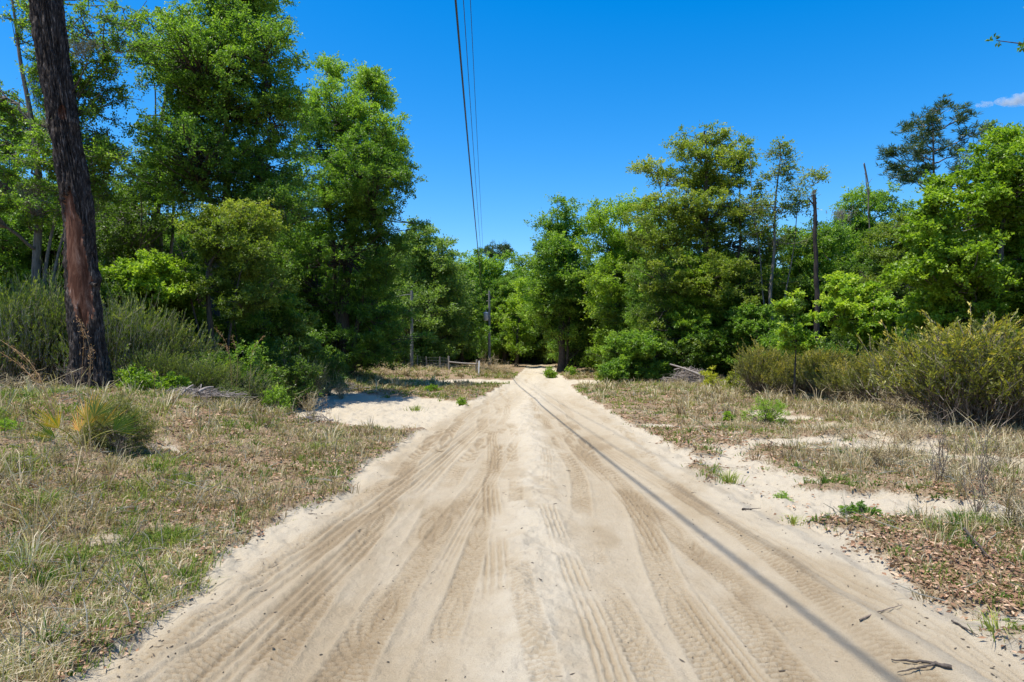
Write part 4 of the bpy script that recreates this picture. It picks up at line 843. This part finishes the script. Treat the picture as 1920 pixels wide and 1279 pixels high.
stalks('dry arching stalks above the low dark bush', 16, [[(437,720),(432,670),(420,635),(404,616)],[(436,720),(432,668),(425,650),(410,645)],[(440,720),(446,680),(443,650),(436,632)],[(465,720),(470,670),(480,645),(494,632)]])
stalks('single bent straw stalk right of the scarred trunk', 13, [[(287,745),(291,715),(290,700),(284,694)]])
stalks('thin reddish stalks standing before the white sand patch', 15, [[(610,840),(612,780),(611,740)],[(603,840),(601,790),(606,750)],[(616,840),(620,790),(618,760)]])
stalks('tall thin green brown weed stem in the left grass', 7.0, [[(45,930),(42,860),(36,800),(30,760)]])
# ------------------------------------------------------------------ fence, poles, wires
def box(s, c, sx, sy, sz, T=.5, lean=(0, 0)):
    x, y, z = c; v = np.array([[i*sx/2, j*sy/2, k*sz] for k in (0, 1) for i, j in ((-1, -1), (1, -1), (1, 1), (-1, 1))], float); v[4:, 0] += lean[0]; v[4:, 1] += lean[1]
    s.add(v+np.array([x, y, z]), [[0, 1, 2, 3], [4, 7, 6, 5], [0, 4, 5, 1], [1, 5, 6, 2], [2, 6, 7, 3], [3, 7, 4, 0]], T)
FD = 50.0
fx0 = at(842, FD); fg = gz(fx0, FD); fence = thing('wire_fence', 'weathered wire fence on wooden posts at the edge of the far left wood', 'fence', (fx0, FD, fg))
tops = []
for px, hgt, rad in [(842, 1.05, .075), (893, .95, .07), (825, .95, .04), (800, .95, .035), (782, .95, .04), (758, .95, .035), (735, .95, .04), (724, .95, .035), (700, .95, .04), (675, .95, .04), (650, .95, .04)]:
    D = FD if px > 840 else FD+(842-px)*.05; x = at(px, D)-fx0; y = D-FD; z0 = gz(at(px, D), D)-fg; s = Acc(); P = np.array([[x, y, z0-.1], [x+rng.normal(0, .02), y, z0+hgt*.5], [x+rng.normal(0, .03), y, z0+hgt]]); s.tubes(P[None], np.array([[rad, rad*.95, rad*.9]]), 8)
    s.tubes(np.array([[[P[2, 0], y, P[2, 2]-.001], [P[2, 0], y, P[2, 2]+.01]]]), np.array([[rad*.9, .003]]), 8); s.obj('post', M['post'], fence, True); tops.append((x, y, z0, px))
s = Acc(); a, b = tops[0], tops[1]; s.tubes(np.array([[[a[0], -.05, a[2]+.62], [.5*(a[0]+b[0]), -.05, .5*(a[2]+b[2])+.60], [b[0], -.05, b[2]+.62]]]), np.full((1, 3), .055), 8); s.obj('rail', M['post'], fence, True)
s = Acc(); run = [tops[0]]+tops[2:]
for h in (.15, .32, .5, .7, .92):
    s.tubes(np.array([[[q[0], q[1]-.045, q[2]+h*(.95 if h < .9 else .97)] for q in run]]), np.full((1, len(run)), .004), 3)
for q0, q1 in zip(run[:-1], run[1:]):
    for f in np.arange(.12, 1, .16): p = [q0[i]+(q1[i]-q0[i])*f for i in range(3)]; s.tubes(np.array([[[p[0], p[1]-.05, p[2]+.12], [p[0], p[1]-.05, p[2]+.88]]]), np.full((1, 2), .003), 3)
s.obj('wire_mesh', M['galv'], fence)
D = 47.0; x = at(897, D); s = Acc(); g = zat(700, D); g = gz(x, D); box(s, (0, 0, -.2), .10, .08, 1.2, .5, (.05, 0)); tag(s.obj('marker_post', M['white'], None, False, (x, D, g)), 'slightly leaning white post in front of the gate rail', 'post')
# utility pole with transformer
PY = 86.0; PX = -2.86; g = gz(PX, PY); H = zat(546, PY)-g
up = thing('utility_pole', 'tall wooden utility pole carrying a grey can transformer, beside the far road', 'utility pole', (PX, PY, g))
s = Acc(); t = np.linspace(0, 1, 10); s.tubes(np.stack([np.zeros(10), np.zeros(10), t*H], 1)[None], (.19-.06*t)[None], 12); s.tubes(np.array([[[0, 0, H], [0, 0, H+.04]]]), np.array([[.13, .01]]), 12); s.obj('pole_shaft', M['pole'], up, True)
zt = zat(588, PY)-g-.9; s = Acc(); r = .32; s.tubes(np.array([[[-.42, -.12, zt], [-.42, -.12, zt+.02], [-.42, -.12, zt+.95], [-.42, -.12, zt+1.02], [-.42, -.12, zt+1.10]]]), np.array([[.02, r*.96, r*.96, r, .06]]), 20); tk = s.obj('transformer', M['tank'], up, True)
s = Acc(); s.tubes(np.array([[[-.42, -.12, zt+1.08], [-.42, -.12, zt+1.2], [-.42, -.12, zt+1.36]]]), np.array([[.06, .09, .04]]), 10); s.obj('bushing', M['ins'], tk, True)
s = Acc(); box(s, (-.12, -.06, zt+.25), .2, .10, .5); s.obj('bracket', M['galv'], up)
wz = [7.6, 8.4, 9.2]
for h in wz:
    s = Acc(); s.tubes(np.array([[[-.14, 0, h-.02], [-.30, 0, h-.02]]]), np.full((1, 2), .03), 8); s.tubes(np.array([[[-.30, 0, h-.10], [-.30, 0, h-.03], [-.30, 0, h]]]), np.array([[.05, .075, .03]]), 10); s.obj('insulator', M['ins'], up, True)
# three stacked lines, following the road from behind the viewer to the pole
for k, (aa, yy, rad, lab) in enumerate([(-.634, 8.0, .022, 'thick lowest cable of the three overhead lines along the road'), (-.55, 9.0, .0085, 'thin middle wire of the three overhead lines along the road'), (-.447, 10.0, .0080, 'thin topmost wire of the three overhead lines along the road')]):
    Y = np.linspace(-32, PY, 120); f = np.clip((Y-50)/(PY-50), 0, 1); X = (aa-.0340*Y)*(1-f)+f*(PX-.30)
    zl = np.interp(Y, [-32, 0, 12, 35, 60, 86], [yy+3.4, yy+1.15, yy+.3, yy-.25, yy-.1, wz[k]+g]); zl = np.convolve(np.pad(zl, 12, 'reflect', reflect_type='odd'), np.ones(25)/25, 'valid')
    s = Acc(); P = np.stack([X, Y, zl], 1); o0 = P[-1].copy(); s.tubes((P-o0)[None], np.full((1, 120), rad), 7); tag(s.obj('power_line', M['cable'], None, True, o0), lab, 'power line', 'overhead lines following the road')
# thin pale pole on the left mound
D = 52.0; px_ = at(772, D); g = gz(px_, D); p2 = thing('utility_pole', 'slim pale green grey pole standing on the mound left of the gate', 'utility pole', (px_, D, g)); Hh = zat(545, D)-g
s = Acc(); s.tubes(np.stack([np.zeros(8), np.zeros(8), np.linspace(-.2, Hh, 8)], 1)[None], np.linspace(.135, .10, 8)[None], 12); s.obj('pole_shaft', M['pole'], p2, True)
s = Acc(); s.tubes(np.array([[[0, 0, Hh-.28], [-.6, .05, Hh-.33], [-1.25, .1, Hh-.48]]]), np.array([[.035, .03, .02]]), 6); s.obj('arm', M['pole'], p2, True)
# ---- cloud wisps far beyond the trees
def cloud(label, px, py, D, wpx, hpx, n, dens):
    import bmesh
    x, z = at(px, D), zat(py, D); w, h = wpx/F*D, hpx/F*D; bm = bmesh.new()
    from mathutils import Matrix
    bmesh.ops.create_icosphere(bm, subdivisions=5, radius=1)
    for v in bm.verts:
        c_ = v.co.copy(); k = .55*(float(fbm(np.array([c_.x*1.6+px]), np.array([c_.z*1.6+c_.y*1.3]), 4, 5)[0])-.2)+.55
        v.co = Vector((c_.x*w*.5*k*1.25, c_.y*w*.35*k, (c_.z if c_.z > 0 else c_.z*.55)*h*.5*k*1.5))
    me = bpy.data.meshes.new('cloud'); bm.to_mesh(me); bm.free(); m = bpy.data.materials.get('cloud_vapour')
    if not m:
        m = bpy.data.materials.new('cloud_vapour'); m.use_nodes = True; nt = m.node_tree; nt.nodes.clear(); out = nt.nodes.new('ShaderNodeOutputMaterial'); v = nt.nodes.new('ShaderNodeVolumePrincipled')
        v.inputs['Color'].default_value = (.90, .96, 1, 1); v.inputs['Anisotropy'].default_value = .2
        tc = nt.nodes.new('ShaderNodeTexCoord'); nz = N(nt, 'ShaderNodeTexNoise', Scale=.045, Detail=4.0); mr = N(nt, 'ShaderNodeMapRange'); mr.inputs[1].default_value = .40; mr.inputs[2].default_value = .62; mr.inputs[3].default_value = 0; mr.inputs[4].default_value = dens
        nt.links.new(tc.outputs['Object'], nz.inputs['Vector']); nt.links.new(nz.outputs[0], mr.inputs[0]); nt.links.new(mr.outputs[0], v.inputs['Density']); nt.links.new(v.outputs[0], out.inputs['Volume'])
    me.materials.append(m); o = bpy.data.objects.new('cloud', me); C.objects.link(o); o.location = (x, D, z); tag(o, label, 'cloud', 'small clouds in the sky')
cloud('long white cloud wisp touching the right border above the sweetgum', 1908, 190, 1500, 84, 22, 9, .05)
cloud('tiny white cloud puff left of the longer cloud wisp', 1845, 197, 1500, 34, 14, 6, .05)
# ---- tree just outside the right border whose twig tips hang into the picture
def edge_oak():
    X0, Y0 = 12.6, 9.5; g = gz(X0, Y0); tip = (at(1868, 9.3), 9.3, zat(76, 9.3)); tip2 = (at(1890, 8.6), 8.6, zat(-12, 8.6))
    w = Acc(); c = Acc(); P = np.array([[0, 0, 0], [.2, 0, 2.5], [-.1, .1, 5], [.1, 0, 8.5]]); t = np.linspace(0, 1, 16); d = np.linspace(0, 1, 4); Q = np.stack([np.interp(t, d, P[:, i]) for i in range(3)], 1); w.tubes(Q[None], (.16*(1-.75*t))[None], 9)
    for tp, zs in ((tip, 4.2), (tip2, 5.0)):
        E = np.array(tp)-np.array([X0, Y0, g]); A = np.array([0, 0, zs]); br = bez(A[None], (.5*(A+E)+np.array([0, 0, .5]))[None], E[None], 14); w.tubes(br, (np.linspace(.05, .005, 14))[None], 5)
        pc = br[0, 8:]; spray_leaves(c, np.concatenate([pc[:-1], pc[:-1]+rng.normal(0, .12, pc[:-1].shape)]), np.full(len(pc)*2-2, .17), 40, .075, .5, None, .6, 5); spray_leaves(c, E[None], np.array([.10]), 18, .065, .5, None, .6, 3)
    u = unit(120)*rng.uniform(.3, 1, (120, 1))**.4*np.array([2.3, 2.4, 2.0])+np.array([.9, 0, 7.6]); li = rng.integers(6, 16, 120); w.tubes(bez(Q[li], .5*(Q[li]+u), u, 5), np.tile(np.linspace(.03, .008, 5), (120, 1)), 4); spray_leaves(c, u, rng.uniform(.3, .55, 120), 150, .07, .55, None, .6)
    root = thing('overhanging_oak', 'oak beyond the right border, only its green twig tips hang against the sky', 'tree', (X0, Y0, g)); w.obj('trunk', M['bark'], root, True); c.obj('crown', M['mid'], root)
edge_oak()
# ------------------------------------------------------------------ grass, litter, debris
def scatter(n, y0, y1, seed):
    r_ = np.random.default_rng(seed); u = r_.uniform(0, 1, n); Y = y0*(y1/y0)**u; X = r_.uniform(-1, 1, n)*(.80*Y+1.6); return X, Y
def verge(n, y0, y1, seed, thr=.5, p=None, sl_=1.15):
    X, Y = scatter(n, y0, y1, seed); s_ = sandmask(X, Y); k = rng.uniform(0, 1, n) > s_*sl_
    if p is not None: k &= rng.uniform(0, 1, n) < p(X, Y)
    X, Y = X[k], Y[k]; return X, Y, ground(X, Y)
def tufts(n, y0, y1, seed, per, hfun, tfun, matn, name, label, p=None, wd=.0022, spread=.05):
    X, Y, Z = verge(n, y0, y1, seed, p=p); m = len(X); H = hfun(X, Y); a = rng.uniform(0, 6.28, (m, per)); r_ = np.abs(rng.normal(0, 1, (m, per)))*spread*(1+Y[:, None]*.03)
    P = np.stack([X[:, None]+np.cos(a)*r_, Y[:, None]+np.sin(a)*r_, np.repeat(Z[:, None], per, 1)-.005], -1).reshape(-1, 3)
    D_ = np.stack([np.cos(a), np.sin(a), np.zeros_like(a)], -1).reshape(-1, 3); h = (H[:, None]*rng.uniform(.35, 1.15, (m, per))).ravel(); Yy = np.repeat(Y, per)
    s = Acc(); s.blades(P, D_, h, (wd+.00085*Yy)*rng.uniform(.7, 1.4, len(h)), rng.uniform(.1, 1.1, len(h)), np.clip(np.repeat(tfun(X, Y), per)+rng.normal(0, .16, len(h)), 0, 1))
    tag(s.obj(name, M[matn]), label, 'grass', None, 'stuff')
lowgrass = lambda X, Y: (.02+.06*rng.random(len(X))+.13*sm(.48, .72, fbm(X*1.3, Y*1.3, 4, 300))*rng.random(len(X))**.7+.14*sm(5, 9, np.abs(X-.5))*rng.random(len(X))+.12*sm(18, 36, Y))
gp = lambda X, Y: np.clip(.25+1.6*sm(.42, .62, fbm(X*1.1, Y*1.1, 3, 301))*(np.where(X < 0, 1.0, .38)), 0, 1)
tufts(52000, 2.8, 62, 41, 9, lowgrass, lambda X, Y: .35+.6*(fbm(X*.7, Y*.7, 3, 303)-.4)+rng.normal(0, .1, len(X)), 'grass', 'green_grass', 'short green grass growing through the verges', gp)
dp = lambda X, Y: np.clip(.35+1.2*sm(.40, .6, fbm(X*.8+9, Y*.8, 3, 311)), 0, 1)*np.where(X > 0, sm(.2, .9, X-3.2+Y*.0)*.8+.15, .9)
dh = lambda X, Y: .03+.09*rng.random(len(X))+.16*sm(.5, .7, fbm(X*1.1+50, Y*1.1, 4, 333))*rng.random(len(X))+.22*sm(4.0, 8.5, X)*rng.random(len(X))*sm(5, 8, Y)+.10*sm(6, 10, -X)*rng.random(len(X))+.22*sm(24, 36, Y)*rng.random(len(X))
tufts(60000, 2.8, 75, 43, 9, dh, lambda X, Y: .4+.7*(fbm(X*.9, Y*.9, 3, 313)-.4)+rng.normal(0, .14, len(X)), 'straw', 'dry_grass', 'straw coloured dry grass over the verges', dp)
cl = lambda X, Y: sm(.50, .62, fbm(X*.9, Y*.9, 4, 340))*np.where(X > 0, sm(3.4, 4.8, X)*.95+sm(16, 26, Y)*.5, sm(2.4, 4.2, -X)*.6+sm(22, 32, Y)*.6)
tufts(8500, 3.4, 60, 47, 26, lambda X, Y: .12+.34*rng.random(len(X))**1.3+.10*sm(20, 35, Y), lambda X, Y: .55+rng.normal(0, .18, len(X)), 'straw', 'tall_dry_grass', 'taller bleached grass clumps over the rough verges', cl, wd=.0018, spread=.045)
tufts(2600, 3.2, 40, 48, 26, lambda X, Y: .06+.14*rng.random(len(X)), lambda X, Y: .15+rng.normal(0, .2, len(X)), 'grass', 'green_grass_clumps', 'fresher green grass clumps among the dry verge', lambda X, Y: .6*sm(.45, .6, fbm(X*.7, Y*.7, 3, 350))*np.where(X < 0, 1, .45), wd=.003, spread=.035)
def dead_twigs(n, seed):
    X, Y, Z = verge(n, 3.2, 30, seed, p=lambda X, Y: .1+.9*sm(.5, .65, fbm(X*.6, Y*.6, 3, 360))); m = len(X); a = rng.uniform(0, 6.28, m); ln = rng.uniform(.06, .38, m); el = np.abs(rng.normal(0, .3, m)); el[rng.random(m) < .12] += .8
    d = np.stack([np.cos(a)*np.cos(el), np.sin(a)*np.cos(el), np.sin(el)], 1)*ln[:, None]; P0 = np.stack([X, Y, Z+.02], 1)
    s = Acc(); s.tubes(np.stack([P0, P0+d*.5+rng.normal(0, .012, (m, 3)), P0+d], 1), ((.0016+.00025*Y)*rng.uniform(.6, 1.8, m))[:, None]*np.array([1, .8, .4]), 4, rng.uniform(.2, 1, m)); tag(s.obj('dead_twig_litter', M['moss']), 'bleached grey twigs scattered through the verges', 'twigs', None, 'stuff')
dead_twigs(12000, 71)
tufts(3000, 3.0, 30, 49, 12, lambda X, Y: .03+.05*rng.random(len(X)), lambda X, Y: .1+rng.normal(0, .15, len(X)), 'grass', 'low_weeds', 'low broad leaved green weeds in the verges', lambda X, Y: .9*sm(.5, .62, fbm(X*.9+70, Y*.9, 3, 355))*np.where(X < 0, 1, .5), wd=.012, spread=.03)
tufts(1500, 5.0, 34, 50, 7, lambda X, Y: .35+.45*rng.random(len(X)), lambda X, Y: .6+rng.normal(0, .2, len(X)), 'straw', 'tall_dry_stalks', 'tall thin bleached stalks standing over the dry verges', lambda X, Y: np.where(X > 4.2, 1, .0)*sm(.42, .55, fbm(X*.8, Y*.8, 3, 357))+np.where(X < -4.5, .35, 0), wd=.0012, spread=.05)
def litter(n, seed):
    X, Y, Z = verge(n, 2.8, 34, seed, p=lambda X, Y: np.clip(.2+1.5*sm(.40, .60, fbm(X*.9, Y*.9, 3, 321)), 0, 1)*np.where((X > 0) & (Y < 14), 1.0, .62), sl_=1.0+.0*seed); m = len(X)
    d = unit(m); d[:, 2] *= .25; nm = rng.normal(0, .45, (m, 3))+np.array([0, 0, 1.]); L = (.022+.0028*Y)*rng.uniform(.6, 1.6, m); s = Acc()
    s.leaves(np.stack([X, Y, Z+rng.uniform(.002, .03, m)], 1), d, nm, L, L*rng.uniform(.3, .6, m), np.clip(rng.normal(.45, .24, m), 0, 1)); tag(s.obj('fallen_leaves', M['litter']), 'brown and tan fallen leaves over the verges', 'leaves', None, 'stuff')
litter(300000, 51)
def debris(n, seed):
    X, Y = scatter(n, 2.8, 26, seed); l, r = redge(Y); e = np.minimum(np.abs(X-l), np.abs(r-X)); k = (rng.uniform(0, 1, n) < .12+.75*np.exp(-(e/.45)**2)+.5*((X > r) & (X < r+2.5))) & (sandmask(X, Y) > .5); X, Y = X[k], Y[k]; m = len(X); Z = ground(X, Y)
    a = rng.uniform(0, 6.28, m); ln = rng.uniform(.004, .022, m)*(1+.03*Y)*np.where(rng.random(m) < .12, 3.0, 1); d = np.stack([np.cos(a), np.sin(a), rng.normal(0, .15, m)], 1)*ln[:, None]; P0 = np.stack([X, Y, Z+.003], 1)
    s = Acc(); s.tubes(np.stack([P0-d*.5, P0+rng.normal(0, .001, (m, 3)), P0+d*.5], 1), rng.uniform(.0012, .0055, m)[:, None]*np.array([.6, 1, .5]), 4); tag(s.obj('twig_debris', M['debris']), 'dark specks of bark, twigs and clods on the sand', 'debris', None, 'stuff')
debris(8500, 61)
# individual taller tufts seen on the bare sand
def tuft(label, px, base, hpx, matn, n=60, tint=.5, spread=.05):
    D = CAMH*F/(base-HZ)
    for _ in range(5): D = (CAMH-gz(at(px, D), D))*F/(base-HZ)
    x = at(px, D); g = gz(x, D); a = rng.uniform(0, 6.28, n); r_ = np.abs(rng.normal(0, 1, n))*spread; s = Acc(); s.blades(np.stack([np.cos(a)*r_, np.sin(a)*r_, np.zeros(n)], 1), np.stack([np.cos(a), np.sin(a), np.zeros(n)], 1), hpx/F*D*rng.uniform(.5, 1.15, n), np.full(n, .004+.0006*D), rng.uniform(.3, 1.2, n), np.clip(rng.normal(tint, .2, n), 0, 1))
    tag(s.obj('grass_tuft', M[matn], None, False, (x, D, g-.005)), label, 'grass tuft')
tuft('round green grass tuft alone on the right road edge', 1367, 906, 30, 'grass', 110, .7, .07)
tuft('sparse olive grass tuft on the sand below the pine seedling', 1487, 982, 26, 'grass', 40, .8)
tuft('small brown grass tuft on the bare sand at the lower right', 1737, 1110, 28, 'straw', 40, .3)
tuft('spiky grass tuft at the right border low down', 1875, 1200, 50, 'grass', 70, .7, .08)
tuft('lush green grass tuft beside the ant mound', 325, 1010, 38, 'grass', 160, .25, .12)
tuft('green grass tuft right of the ant mound', 245, 1020, 30, 'grass', 120, .3, .10)
tuft('tall green grass tuft in the left verge near the border', 70, 955, 55, 'grass', 150, .35, .12)
tuft('green grass tuft in the middle of the left verge', 290, 880, 30, 'grass', 120, .35, .12)
tuft('green blades tuft low on the left verge', 235, 1050, 30, 'grass', 90, .3, .08)
tuft('olive grass tuft on the right verge among leaves', 1685, 985, 40, 'grass', 100, .7, .1)
tuft('small pale tuft beside the far white sand patch', 780, 770, 14, 'grass', 60, .6, .15)
